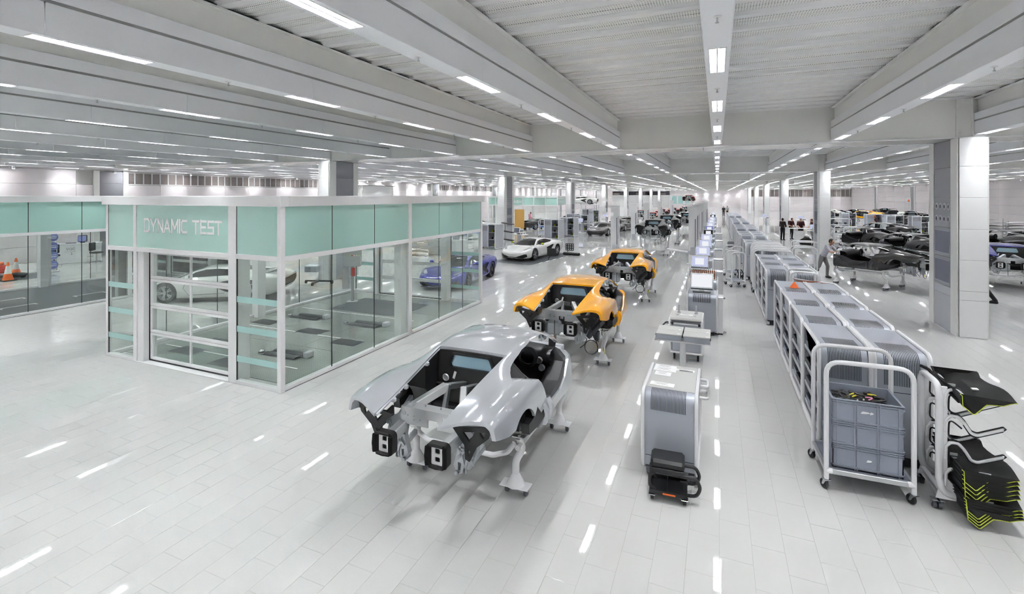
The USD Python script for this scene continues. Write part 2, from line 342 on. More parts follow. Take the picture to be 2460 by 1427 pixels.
# sprinkler heads under the beams between the lamps
spr = None
for k in (0, 1):
    for x in bx[3:16]:
        for j, l in enumerate(LY[:-1]):
            y = bay_y(k)[0] + l + 2.05
            if not (x > -2.6 * y and x < .7 * y and y > 3.5) or (k == 1 and (abs(x) > 9 or j % 2)): continue
            lab = 'small chrome sprinkler head under the %s, %s bay' % beam_words(x, k)
            if spr is None:
                spr = thing('sprinkler_head', lab, 'sprinkler', (x, y, 0), group='sprinkler heads under the beams')
                m = M(); m.lathe([(0, 5.071), (.038, 5.071), (.034, 5.062), (.012, 5.06), (0, 5.06)], n=14); obj('rose', m, 'white_paint', spr)
                m = M(); m.cyl((0, 0, 5.06), (0, 0, 5.02), .008, 8); m.lathe([(0, 5.02), (.016, 5.02), (.016, 5.016), (0, 5.016)], n=12); obj('nozzle', m, 'chrome', spr)
            else: copy(spr, (x, y, 0), label=lab)
# columns: twin steel posts, white stacked front panels, grey side panels with grilles and air jets
CW, CD = .62, 1.76
JZ = [.012, .94, 1.17, 1.94, 2.71, 3.50, 4.28, 4.99]
def make_column(label, x, y, jets=True):
    t = thing('column', label, 'column', (x, y, 0), kind='structure')
    m = M()
    for y0, y1 in ((0.03, .40), (CD - .30, CD)):
        for sx in (-1, 1): m.b2((sx * .285, y0, 0), (sx * .31, y1, 5.0), .003)
        m.b2((-.28, y0 + .05, 0), (.28, y0 + .075, 5.0))
    m.b2((-.25, .2, 0), (.25, CD - .2, 5.0)); obj('post', m, 'steel_grey', t)
    m = M(); m.b2((-.325, 0, 0), (.325, CD + .01, .006)); obj('base_trim', m, 'white_paint', t)
    for a, b in zip(JZ[:-1], JZ[1:]):
        m = M(); m.b2((-.272, .0, a + .003), (.272, .03, b - .003), .003); obj('front_panel', m, 'white_paint', t)
        m = M(); m.b2((-.272, CD - .03, a + .003), (.272, CD, b - .003), .003); obj('rear_panel', m, 'white_paint', t)
        for sx in (-1, 1):
            m = M(); m.b2((sx * .25, .405, a + .003), (sx * .295, CD - .305, b - .003), .003)
            lower = b < 1.3
            p = obj('side_panel', m, 'cabinet_side' if lower else 'panel_grey', t)
            if 1.1 < a < 2.7:
                m = M(); m.b2((sx * .294, .46, a + .07), (sx * .303, CD - .36, b - .07), .004); obj('grille_frame', m, 'cabinet_grey', p)
                m = M(); m.b2((sx * .300, .49, a + .10), (sx * .306, CD - .39, b - .10)); obj('grille', m, 'grille_grey', p)
            if jets and 2.7 < a < 3.4:
                for iz in range(2):
                    for iy in range(4):
                        m = M(); yc, zc = .545 + iy * .245, a + .22 + iz * .33; X = sx * .295
                        m.lathe([(.055, X + sx * .002), (.058, X + sx * .014), (.085, X + sx * .010), (.098, X)][::sx], (0, yc, zc) if 0 else (0, 0, 0), axis=0, n=16)
                        v, f = m.arr(); m = M(); m.add(v + [0, yc, zc], f); j = obj('air_jet', m, 'cabinet_side', p)
                        m = M(); m.cyl((X, yc, zc), (X + sx * .006, yc, zc), .046, 12); obj('jet_opening', m, 'black', p)
    return t
cols, c0 = {}, None
for cx_ in (5.85, -15.15):
    for k in range(0, 8):
        y = 15.5 + BAY * k
        if cx_ > 0 and k > 5: continue
        lab = 'white and grey clad steel column, %s of the %s row' % (ORD[k], 'right-hand' if cx_ > 0 else 'left-hand')
        if c0 is None: c0 = make_column(lab, cx_, y)
        else: copy(c0, (cx_, y, 0), label=lab)
# slim white sign panel beside cross beam bolts on the two near columns
for cx_, y in ((5.85, 15.62), (-15.15, 15.62), (5.85, 33.62)):
    t = thing('bolted_splice', 'bolted steel splice of the cross beam over the column at %s' % {(5.85, 15.62): 'the crate trolley side', (-15.15, 15.62): 'the glass booth', (5.85, 33.62): 'the second row'}[(cx_, y)], 'bracket', (cx_, y, 0), kind='structure')
    m = M(); m.b2((-.30, -.03, 5.035), (.30, .02, 5.98)); m.b2((-.012, -.12, 5.035), (.012, -.03, 5.98)); obj('splice_plate', m, 'steel_grey', t)
    m = M()
    for zz in (5.13, 5.2, 5.62, 5.7, 5.78, 5.86, 5.94):
        for xx in (-.22, -.1, .1, .22): m.cyl((xx, -.03, zz), (xx, -.048, zz), .016, 6)
    obj('bolt', m, 'steel_grey', t)
# ---------------------------------------------------------------- walls
def clad_wall(name, label, axis, at, u0, u1, face, rows, seg, upto=None, skip=()):
    """A wall of stacked cladding panels. axis x: plane x=at running along y; face +1 looks to +axis."""
    t = thing(name, label, 'wall', kind='structure'); n = 0
    m = M()
    if axis == 'x': m.b2((at - face * .30, u0, 0), (at - face * .04, u1, 6.2))
    else: m.b2((u0, at - face * .30, 0), (u1, at - face * .04, 6.2))
    obj('backing', m, 'grout', t, False)
    us = np.arange(u0, u1 - .01, seg); restm = M()
    for u in us:
        ue = min(u + seg, u1)
        for a, b in zip(rows[:-1], rows[1:]):
            if any(u < s1 - .01 and ue > s0 + .01 and b > z0 + .01 and a < z1 - .01 for s0, s1, z0, z1 in skip): continue
            mm = M(); g = .006
            if axis == 'x': mm.b2((at - face * .05, u + g, a + g), (at, ue - g, b - g), .006)
            else: mm.b2((u + g, at - face * .05, a + g), (ue - g, at, b - g), .006)
            if upto and u < upto and n < 290: obj('panel', mm, 'wall_white', t); n += 1
            else: restm.join(mm)
    if restm.v: obj('far_panels', restm, 'wall_white', t, kind='stuff')
    return t
ROWS = [0, .85, 1.7, 2.55, 3.4, 4.2, 5.0, 6.03]
WIN_L = [(17.9, 33.5, 4.2, 5.0), (53.2, 69.6, 4.2, 5.0)]
wl = clad_wall('wall_left', 'long white clad side wall with high dark windows', 'x', XL, YB, YE, 1, ROWS, 4.5, 72, WIN_L)
def wall_spots(): pass
def window_band(n, label, axis, at, face, u0, u1, z0, z1, w, mull=.06):
    t = thing('window_%d' % n, label, 'window', kind='structure'); k = max(1, int(round((u1 - u0) / w))); w = (u1 - u0) / k
    def bb(mm, ua, ub, za, zb, d0, d1):
        if axis == 'x': mm.b2((at - face * d0, ua, za), (at - face * d1, ub, zb))
        else: mm.b2((ua, at - face * d0, za), (ub, at - face * d1, zb))
    m = M(); bb(m, u0, u1, z0, z0 + .05, -.01, .08); bb(m, u0, u1, z1 - .05, z1, -.01, .08)
    for i in range(k + 1): bb(m, u0 + i * w - mull / 2, u0 + i * w + mull / 2, z0, z1, -.01, .08)
    obj('window_frame', m, 'white_paint', t, False)
    for i in range(k):
        m = M(); a, b = u0 + i * w + mull / 2, u0 + (i + 1) * w - mull / 2
        bb(m, a, b, z0 + .05, z1 - .05, .03, .04); p = obj('pane', m, 'window_glass', t, False)
        m = M(); nz = 12
        for q in range(nz): za = z0 + .05 + (z1 - z0 - .1) * q / nz; bb(m, a, b, za + .012, za + (z1 - z0 - .1) / nz * .8, .07, .09)
        obj('blind', m, 'blind_brown', p, False)
    return t
window_band(1, 'band of dark blind-covered windows high on the wall beyond the test booth', 'x', XL, 1, 18.0, 33.4, 4.22, 4.98, .5)
window_band(2, 'smaller far band of dark windows high on the side wall', 'x', XL, 1, 53.4, 69.4, 4.22, 4.98, .5)
for k in range(-1, 8):       # columns standing in the side wall
    y = 16.3 + BAY * k
    t = thing('wall_column', 'grey panelled steel column set into the side wall, %s from the camera' % ORD[k + 1], 'column', (XL, y, 0), kind='structure')
    m = M(); m.b2((-.02, 0, 0), (.12, .28, 5.4)); m.b2((-.02, 1.5, 0), (.12, 1.78, 5.4)); obj('post', m, 'steel_grey', t)
    for a, b in zip(JZ[:-1], JZ[1:]):
        m = M(); m.b2((0, .29, a + .004), (.09, 1.49, b - .004), .003); obj('panel', m, 'panel_grey', t)
# sectional loading door in the side wall
t = thing('door_1', 'wide white sectional door with steel track frame in the side wall', 'door', (XL, 39.2, 0), kind='structure')
for i in range(6): m = M(); m.b2((0, 0, i * .76 + .004), (.08, 5.0, i * .76 + .756), .004); obj('panel', m, 'white_paint', t)
m = M(); m.b2((0, -.16, 0), (.22, 0, 4.75)); m.b2((0, 5.0, 0), (.22, 5.16, 4.75)); m.b2((0, -.4, 4.62), (.3, 5.4, 4.70)); obj('door_frame', m, 'steel_grey', t)
m = M(); m.cyl((.2, -.3, 4.62), (.2, 5.3, 4.62), .05, 8); obj('shaft', m, 'dark_steel', t)
clad_wall('wall_right', 'white clad side wall with light scallops behind the black bodies', 'x', XR, YB, 124, -1, ROWS, 4.5)
clad_wall('wall_back', 'white wall closing the hall behind the viewpoint', 'y', YB, XL, XR, 1, ROWS, 6.0)
clad_wall('wall_far', 'white end wall of the hall far behind the assembly line', 'y', YE, XL, 7.0, -1, ROWS, 3.0)
clad_wall('wall_far_right', 'white end wall under a long band of dark windows', 'y', 124, 6.6, XR + .3, -1, [0, .85, 1.7, 2.5, 3.25, 4.95, 6.03], 3.0, None, [(6.9, 26.4, 3.25, 4.95)])
m = M(); m.b2((6.4, 124, 0), (6.7, YE, 6.2)); obj('wall_return', m, 'wall_white', None, label='short white return wall at the far corner of the hall', cat='wall', kind='structure')
window_band(3, 'long band of dark windows across the far end wall', 'y', 124, -1, 7.2, 26.2, 3.3, 4.9, .8, .08)
for k in range(0, 6):
    y = 33.5 + BAY * k
    if y > 120: continue
    t = thing('wall_column', 'grey panelled column in the wall behind the black bodies, %s along' % ORD[k], 'column', (XR, y, 0), kind='structure')
    m = M(); m.b2((-.12, 0, 0), (.02, .28, 5.4)); m.b2((-.12, 1.5, 0), (.02, 1.78, 5.4)); obj('post', m, 'steel_grey', t)
    m = M(); m.b2((-.09, .29, 0), (0, 1.49, 5.4)); obj('panel', m, 'panel_grey', t)
# small downlights grazing the walls
def downlight(label, x, y, z, group, first=[]):
    if first: return copy(first[0], (x, y, z), label=label, group=group)
    t = thing('wall_downlight', label, 'downlight', (x, y, z), group=group)
    m = M(); m.lathe([(.07, .12), (.07, -.02), (.055, -.02), (.055, .02), (0, .02)], n=14); obj('housing', m, 'white_paint', t)
    m = M(); m.cyl((0, 0, -.004), (0, 0, .004), .05, 12); obj('lens', m, 'spot_lens', t)
    l = UsdLux.SphereLight.Define(stage, str(t.GetPath()) + '/bulb'); l.CreateRadiusAttr(.05); l.CreateIntensityAttr(SPOT); l.CreateColorAttr(Gf.Vec3f(1., .93, .96))
    l.AddTranslateOp().Set(Gf.Vec3d(0, 0, -.09)); sh = UsdLux.ShapingAPI.Apply(l.GetPrim()); sh.CreateShapingConeAngleAttr(62.); sh.CreateShapingConeSoftnessAttr(.4)
    first.append(t); return t
for i, y in enumerate(np.arange(8.2, 72, 4.5)): downlight('small round downlight grazing the windowed side wall, %s along' % ORD[min(i, 15)], XL + .45, y, 4.93, 'downlights along the side wall')
for i, y in enumerate(np.arange(60.0, 122, 4.5)): downlight('small round downlight grazing the wall behind the black bodies, %s along' % ORD[min(i, 15)], XR - .45, y, 4.93, 'downlights behind the black bodies')
# ================================================================ the glass test booths
def glass_booth(name, label, x, y, w, d, front=True, sign=None, word=None):
    """Booth with its near face along x (0..w) at y=0 and its long side along y (0..d) at x=w."""
    t = thing(name, label, 'glass booth', (x, y, 0)); H1, H2, H3, H4 = 2.355, 2.45, 3.35, 3.54
    fr = M()
    def bar(lo, hi): fr.b2(lo, hi, .006)
    par = M(); par.b2((-.06, -.06, H3), (w + .06, .12, H4), .006); par.b2((-.06, d - .12, H3), (w + .06, d + .06, H4), .006)
    par.b2((-.06, .12, H3), (.12, d - .12, H4), .006); par.b2((w - .12, .12, H3), (w + .06, d - .12, H4), .006); obj('parapet', par, 'white_paint', t)
    P1, P2, P3, P4 = .97, 1.28, 3.92, 4.14           # door jambs along x
    def vpost(n, x0, x1, y0, y1, z1=H3):
        m = M(); m.b2((x0, y0, 0), (x1, y1, z1), .006); obj('frame_post', m, 'white_paint', t)
    for yy, sg in ((0., 1), (d, -1)):
        ya, yb = sorted((yy, yy + sg * .10))
        vpost('', -.02, .06, *sorted((yy, yy + sg * .08))); vpost('', w - .08, w + .02, *sorted((yy - sg * .02, yy + sg * .08)))
        vpost('', P1, P1 + .11, ya, yb); vpost('', P1 + .11, P2, *sorted((yy + sg * .03, yy + sg * .30)), H1); vpost('', P3, P4, *sorted((yy, yy + sg * .30)))
        for a, b in ((.06, P1), (P4, w - .08)):
            m = M(); m.b2((a, ya, H1), (b, yb, H2), .005); obj('rail', m, 'white_paint', t); m = M(); m.b2((a, ya, 0), (b, yb, .07), .005); obj('sill_rail', m, 'white_paint', t)
            m = M(); yg = yy + sg * .02; m.b2((a, yg - .006, .07), (b, yg + .006, H1)); g = obj('pane', m, 'clear_glass', t, False)
            m = M()
            for z in (.42, .98, 1.54): m.b2((a, yg - .009, z), (b, yg - .0065, z + .115))
            obj('frosted_band', m, 'teal_band', g, False)
            m = M(); m.b2((a, yg - .008, H2), (b, yg + .008, H3)); obj('teal_panel', m, 'teal_glass', t, False)
            m = M(); m.b2((a, yg - .012, .07), (a + .012, yg + .012, H3)); obj('joint', m, 'joint_black', t, False)
        m = M(); m.b2((P1 + .11, ya, H1), (P3, yb, H2), .005); obj('rail', m, 'white_paint', t)
        m = M(); m.b2((P1 + .11, yy + sg * .02 - .008, H2), (P3, yy + sg * .02 + .008, H3)); tp = obj('teal_panel', m, 'teal_glass', t, False)
        m = M(); m.b2((P1 + .11, min(yy, yy + sg * .3), 0), (P3, max(yy, yy + sg * .3), .02), .004); obj('threshold', m, 'white_paint', t)
        if sign and yy == 0.:
            q = square_letters(sign, .255, .045); L = q.bounds[1][0] - q.bounds[0][0]
            v = np.array(q.vertices); v = np.stack([v[:, 0] - q.bounds[0][0], -v[:, 2], v[:, 1]], 1); v[:, 0] *= 2.42 / L
            obj('lettering', M().add(v + [P1 + .11 + .25, .011, 2.80], q.faces), 'letter', tp, False)
        # sectional glazed roller door in the opening
        yd = yy + sg * .17; A, B_ = P2, P3; hh = (H1 - .05) / 4
        dr = M(); dr.b2((A, yd - .03, .02), (A + .012, yd + .03, H1)); dp = obj('roller_door', dr, 'joint_black', t, False)
        for i in range(4):
            z0, z1 = .05 + i * hh, .05 + (i + 1) * hh - .006; m = M()
            m.b2((A + .03, yd - .025, z0), (B_ - .01, yd + .025, z0 + .055), .004); m.b2((A + .03, yd - .025, z1 - .055), (B_ - .01, yd + .025, z1), .004)
            m.b2((A + .03, yd - .025, z0 + .05), (A + .10, yd + .025, z1 - .05), .004); m.b2((B_ - .08, yd - .025, z0 + .05), (B_ - .01, yd + .025, z1 - .05), .004)
            m.b2(((A + B_) / 2 - .02, yd - .02, z0 + .05), ((A + B_) / 2 + .02, yd + .02, z1 - .05), .003); obj('door_section', m, 'white_paint', dp)
            for xa, xb in ((A + .10, (A + B_) / 2 - .02), ((A + B_) / 2 + .02, B_ - .08)):
                m = M(); m.b2((xa, yd - .004, z0 + .055), (xb, yd + .004, z1 - .055)); obj('door_pane', m, 'clear_glass', dp, False)
        m = M(); m.b2((A, yd - .025, .005), (B_, yd + .025, .05)); obj('door_seal', m, 'joint_black', dp, False)
    # long sides: white base and lintel, glass split by thin dark joints
    js = [1.26, 2.58]; js2 = [5.37, 6.74]; mid = (3.90, 4.04)
    for xx, sg in ((w, -1), (0., 1)):
        xa, xb = sorted((xx, xx + sg * .10)); xg = xx + sg * .02
        m = M(); m.b2((xa, mid[0], 0), (xb, mid[1], H3), .005); obj('frame_post', m, 'white_paint', t)
        m = M(); m.b2((xx + sg * .04 - .02, mid[0] - .26, 0), (xx + sg * .26, mid[0] - .02, H1), .005); obj('frame_post', m, 'white_paint', t)
        for a, b, jj in ((.08, mid[0], js), (mid[1], d - .08, js2)):
            m = M(); m.b2((xa, a, H1), (xb, b, H2), .005); obj('rail', m, 'white_paint', t)
            m = M(); m.b2((xa, a, .008), (xb, b, .08), .005); obj('sill_rail', m, 'white_paint', t)
            m = M(); m.b2((xa, a, .0), (xb, b, .008)); obj('joint', m, 'joint_black', t, False)
            e = [a, *jj, b]
            for p0, p1 in zip(e[:-1], e[1:]):
                m = M(); m.b2((xg - .006, p0 + .006, .08), (xg + .006, p1 - .006, H1)); obj('pane', m, 'clear_glass', t, False)
                m = M(); m.b2((xg - .008, p0 + .008, H2), (xg + .008, p1 - .008, H3)); obj('teal_panel', m, 'teal_glass', t, False)
            for j in jj:
                m = M(); m.b2((xg - .007, j - .007, .08), (xg + .007, j + .007, H1)); m.b2((xg - .009, j - .009, H2), (xg + .009, j + .009, H3)); obj('joint', m, 'joint_black', t, False)
    return t
SQ = {'D': [(0, 0, .62, 0), (.62, 0, .8, .2), (.8, .2, .8, .8), (.8, .8, .62, 1), (.62, 1, 0, 1), (.06, 1, .06, 0)], 'Y': [(0, 1, .42, .42), (.84, 1, .42, .42), (.42, .42, .42, 0)],
      'N': [(.05, 0, .05, 1), (.05, 1, .8, 0), (.8, 0, .8, 1)], 'A': [(0, 0, .42, 1), (.42, 1, .86, 0), (.17, .3, .68, .3)], 'M': [(.05, 0, .05, 1), (.05, 1, .5, .28), (.5, .28, .95, 1), (.95, 1, .95, 0)], 'I': [(.05, 0, .05, 1)],
      'C': [(.8, .05, .2, .05), (.2, .05, .06, .2), (.06, .2, .06, .8), (.06, .8, .2, .95), (.2, .95, .8, .95)], 'T': [(0, .95, .86, .95), (.43, .95, .43, 0)],
      'E': [(.06, 0, .06, 1), (.06, .95, .78, .95), (.06, .5, .7, .5), (.06, .05, .78, .05)], 'S': [(0, .05, .78, .05), (.78, .05, .78, .5), (.78, .5, .06, .5), (.06, .5, .06, .95), (.06, .95, .8, .95)],
      'W': [(0, 1, .25, 0), (.25, 0, .5, .8), (.5, .8, .75, 0), (.75, 0, 1, 1)], 'H': [(.06, 0, .06, 1), (.8, 0, .8, 1), (.06, .5, .8, .5)]}
def square_letters(text, h, wd):
    """Wide technical capitals from straight strokes."""
    x, out = 0., None
    for ch in text:
        if ch == ' ': x += h * .62; continue
        segs = SQ[ch]
        for a, b, c, d in segs:
            p, q = np.array([a, b]) * h, np.array([c, d]) * h; t = (q - p) / np.linalg.norm(q - p); nrm = np.array([-t[1], t[0]]) * wd / 2; e = t * wd * .5
            cs = m3.CrossSection([[tuple(p - e + nrm + [x, 0]), tuple(p - e - nrm + [x, 0]), tuple(q + e - nrm + [x, 0]), tuple(q + e + nrm + [x, 0])]], m3.FillRule.NonZero)
            out = cs if out is None else out + cs
        x += h * (max(max(q[0], q[2]) for q in segs) + .24)
    q = out.extrude(.004).to_mesh(); return trimesh.Trimesh(q.vert_properties[:, :3], q.tri_verts, process=False)
BX, BY, BW, BD = -12.5, 6.35, 5.30, 8.02
glass_booth('test_booth', 'white framed glass test booth with DYNAMIC TEST sign above its glazed door', BX, BY, BW, BD, sign='DYNAMIC TEST')
glass_booth('test_booth', 'second glass test booth with dark floor beyond the white car', -24.2, BY, BW, BD)
# booth floors and what stands in them
t = thing('rolling_road', 'dimpled metal rolling road floor inside the dynamic test booth', 'test bench', (BX, BY, 0))
for i in range(3):
    for j in range(4):
        m = M(); m.b2((.12 + i * 1.69, .32 + j * 1.85, 0), (.12 + i * 1.69 + 1.68, .32 + j * 1.85 + 1.84, .012), .002); obj('floor_plate', m, 'plate_dimpled', t)
for sx in (1.05, 3.15):
    for sy in (1.35, 4.05):
        m = M(); m.b2((sx, sy, .012), (sx + 1.0, sy + .52, .016)); p = obj('roller_pit', m, 'black', t, False)
        for q in (.13, .39): m = M(); m.cyl((sx + .04, sy + q, .02), (sx + .96, sy + q, .02), .1, 14); v, f = m.arr(); v[:, 2] = np.maximum(v[:, 2], .012); obj('roller', M().add(v * [1, 1, .35] + [0, 0, .01], f), 'dark_steel', p)
        m = M(); m.box((sx + 1.1, sy + .3, .07), (.14, .2, .12), .015); obj('stop_block', m, 'cabinet_side', t)
        m = M(); m.lathe([(.07, .012), (.07, .05), (.04, .07), (0, .07)], (sx - .12, sy + .12, 0), n=14); obj('guide_roller', m, 'chrome', t)
m = M(); m.b2((1.3, 5.3, .012), (3.9, 7.0, .017)); obj('dark_deck', m, 'mat_dark', t, False)
for a in ((1.0, .7), (2.6, .5), (3.9, 2.6), (.5, 3.2), (2.4, 3.0)): m = M(); m.b2((*a, .012), (a[0] + .75, a[1] + .42, .016)); obj('grate', m, 'dark_steel', t, False)
m = M()
for yy in (1.0, 3.0, 5.1): m.b2((.4, yy, .012), (4.6, yy + .03, .015))
obj('edge_strip', m, 'white_paint', t, False)
t = thing('control_pedestal', 'steel control pedestal with screen and buttons inside the test booth', 'control panel', (-11.2, 12.75, .012), .55)
m = M(); m.box((0, 0, .02), (.34, .34, .02), .005); m.box((0, 0, .62), (.09, .07, 1.2), .006); obj('post', m, 'alu', t)
m = M(); m.box((0, -.02, 1.72), (.56, .30, 1.05), .012); h = obj('housing', m, 'alu', t)
m = M(); m.box((.09, -.18, 1.93), (.30, .02, .38), .004); obj('screen_bezel', m, 'black', h); m = M(); m.b2((-.03, -.195, 1.78), (.21, -.191, 2.09)); obj('screen', m, 'screen_teal', h, False)
for i, c in enumerate(('yellow_green', 'red', 'white_gloss', 'white_gloss', 'yellow_green')): m = M(); m.cyl((-.06 + i * .075, -.17, 1.56), (-.06 + i * .075, -.19, 1.56), .022, 10); obj('button', m, c, h)
m = M(); m.box((.03, -.06, 1.0), (.12, .03, .28), .005); obj('tag', m, 'red', t); m = M(); m.box((-.22, 0, .82), (.22, .05, .75), .006); obj('side_box', m, 'cabinet_side', t)
t = thing('headlight_aimer', 'white headlight aiming trolley on a three-wheeled base behind the booth', 'trolley', (-14.8, 14.9, 0), .3)
m = M(); m.box((0, 0, .11), (1.15, .10, .06), .01); m.box((0, -.25, .11), (.10, .55, .06), .01); obj('base', m, 'dark_steel', t)
for p in ((-.55, 0), (.55, 0), (0, -.52)): m = M(); m.cyl((p[0] - .03, p[1], .06), (p[0] + .03, p[1], .06), .06, 12); obj('wheel', m, 'rubber', t)
m = M(); m.box((.1, 0, .55), (.1, .08, .9), .01); obj('mast', m, 'white_paint', t); m = M(); m.box((-.2, -.1, .62), (.55, .42, .26), .03); obj('optic_box', m, 'cabinet_side', t)
m = M(); m.box((-.30, -.32, .62), (.22, .03, .2), .01); obj('lens', m, 'lamp_lens', t)
t = thing('dark_floor_mat', 'dark grey test floor inside the second booth with pale brackets', 'floor plate', (-24.2, BY, 0))
m = M(); m.b2((.12, .32, 0), (5.18, 7.7, .012)); obj('mat', m, 'mat_dark', t, False)
for x, y in ((2.1, 1.5), (3.6, 1.2), (3.4, 3.2), (1.9, 5.2)): m = M(); m.b2((x, y, .012), (x + .05, y + .9, .03)); m.b2((x, y, .012), (x + .22, y + .05, .03)); m.b2((x, y + .85, .012), (x + .22, y + .9, .03)); obj('bracket', m, 'white_paint', t)
# ================================================================ the cars
from scipy.interpolate import PchipInterpolator
# half sections of the coupe body: y | bottom edge | low side | widest | shoulder | belt | roof rail | roof centre
SEC = np.array([
 [-.98, .50, .42, .66, .46, .76, .58, .74, .72, .56, .775, .33, .765, .755],
 [-.78, .68, .24, .83, .34, .89, .56, .855, .775, .66, .835, .38, .80, .785],
 [-.45, .78, .17, .90, .30, .945, .55, .905, .815, .73, .895, .41, .865, .85],
 [.0, .80, .15, .92, .28, .958, .53, .915, .825, .75, .915, .44, .955, .94],
 [.4, .80, .14, .925, .26, .948, .51, .91, .80, .75, .89, .475, 1.03, 1.04],
 [.7, .80, .13, .92, .25, .93, .50, .905, .775, .75, .865, .50, 1.075, 1.085],
 [1.1, .80, .13, .91, .24, .905, .48, .88, .72, .75, .83, .515, 1.095, 1.125],
 [1.5, .80, .13, .90, .24, .885, .46, .86, .69, .75, .80, .515, 1.085, 1.12],
 [1.9, .80, .13, .90, .24, .88, .45, .85, .67, .75, .765, .53, 1.00, 1.065],
 [2.3, .80, .13, .91, .26, .915, .48, .885, .675, .74, .74, .56, .84, .895],
 [2.67, .80, .14, .93, .28, .945, .50, .90, .70, .75, .755, .55, .735, .75],
 [3.1, .77, .14, .90, .28, .915, .48, .85, .635, .69, .665, .48, .635, .645],
 [3.42, .66, .15, .79, .26, .80, .42, .73, .54, .57, .56, .38, .545, .55],
 [3.60, .40, .18, .52, .26, .54, .38, .49, .455, .38, .47, .24, .465, .47]])
def body_solid(inset=0., ny=58, nx=30, y0=None, y1=None):
    ys = np.linspace(SEC[0, 0] if y0 is None else y0, SEC[-1, 0] if y1 is None else y1, ny); C = [PchipInterpolator(SEC[:, 0], SEC[:, k])(ys) for k in range(1, 14)]; rings = []
    for i in range(ny):
        c = [q[i] for q in C]; p = np.array([(0, c[1]), (c[0], c[1]), (c[2], c[3]), (c[4], c[5]), (c[6], c[7]), (c[8], c[9]), (c[10], c[11]), (0, c[12])])
        if inset:
            mid = np.array([0, .55]); p = p + np.stack([-np.minimum(inset, p[:, 0] * .5), np.sign(mid[1] - p[:, 1]) * np.minimum(inset, abs(mid[1] - p[:, 1]) * .5)], 1)
        d = np.r_[0, np.cumsum(np.linalg.norm(np.diff(p, axis=0), axis=1))]; tt = np.linspace(0, d[-1], nx)
        x, z = PchipInterpolator(d, p[:, 0])(tt), PchipInterpolator(d, p[:, 1])(tt)
        half = np.stack([x, np.full(nx, ys[i]), z], 1); other = half[-2:0:-1] * [-1, 1, 1]; rings.append(np.vstack([half, other]))
    m = M(); m.loft(rings, True, True); v, f = m.arr()
    mf = m3.Manifold(m3.Mesh(v.astype(np.float32), f.astype(np.uint32)))
    if mf.volume() < 0: mf = m3.Manifold(m3.Mesh(v.astype(np.float32), f[:, ::-1].astype(np.uint32)))
    return mf
def solid(m):
    v, f = m.arr(); q = m3.Manifold(m3.Mesh(v.astype(np.float32), f.astype(np.uint32)))
    return q if q.volume() > 0 else m3.Manifold(m3.Mesh(v.astype(np.float32), f[:, ::-1].astype(np.uint32)))
def prism_x(poly, a, b):   # polygon in (y, z) along x
    return solid(M().prism(poly, a, b, axis=0))
def prism_y(poly, a, b):   # polygon in (x, z) along y
    return solid(M().prism([(z, x) for x, z in poly], a, b, axis=1))
def prism_z(poly, a, b): return solid(M().prism(poly, a, b))
def cyl_x(y, z, r, a, b, n=40): return m3.Manifold.cylinder(b - a, r, r, n).rotate([0, 90, 0]).translate([a, y, z])
def sides(f): return f(1) + f(-1)
def top_z(x, y):
    c = [float(PchipInterpolator(SEC[:, 0], SEC[:, k])(y)) for k in range(1, 14)]; p = [(c[6], c[7]), (c[8], c[9]), (c[10], c[11]), (0, c[12])][::-1]
    return float(np.interp(x, [q[0] for q in p], [q[1] for q in p]))
OUT = body_solid(); IN1 = body_solid(.012); IN3 = body_solid(.034, y0=-1.2, y1=3.3)
def mk(name, mf, material, parent, smooth=32): 
    q = mf.to_mesh(); return obj(name, (np.array(q.vert_properties[:, :3]), np.array(q.tri_verts)), material, parent, smooth)
def caster(t, x, y, z, r=.05, name='caster', fork='chrome', wheel='caster_grey', yaw=0.):
    m = M(); m.box((0, 0, z - .008), (.075, .075, .012), .003)
    for q in (-1, 1): m.prism([(-.02, -.01), (.02, -.01), (.03 + r * .2, -(z - r) - .012), (.012 + r * .2, -(z - r) - .012)], q * .022 - .003, q * .022 + .003, axis=0); 
    v, f = m.arr(); v = v.copy(); k = 8 if False else None
    m2 = M(); m2.box((0, 0, z - .008), (.075, .075, .012), .003)
    for q in (-1, 1): m2.add(*(lambda a: (a[0] + [q * .024, 0, 0], a[1]))(M().prism([(-.022, z - .012), (.022, z - .012), (.045, r - .008), (.02, r - .008)], -.002, .002, axis=0).arr()))
    m2.xf((x, y, 0), yaw); c = obj(name, m2, fork, t)
    m = M(); m.lathe([(r * .45, -.017), (r * .94, -.017), (r, -.010), (r, .010), (r * .94, .017), (r * .45, .017), (r * .45, -.017)], (0, 0, 0), axis=0, n=18); v, f = m.arr(); v = v + [0, .032, r]
    m = M().add(v, f); m.cyl((-.019, .032, r), (.019, .032, r), r * .46, 10); m.xf((x, y, 0), yaw); obj('wheel', m, wheel, c)
    return c

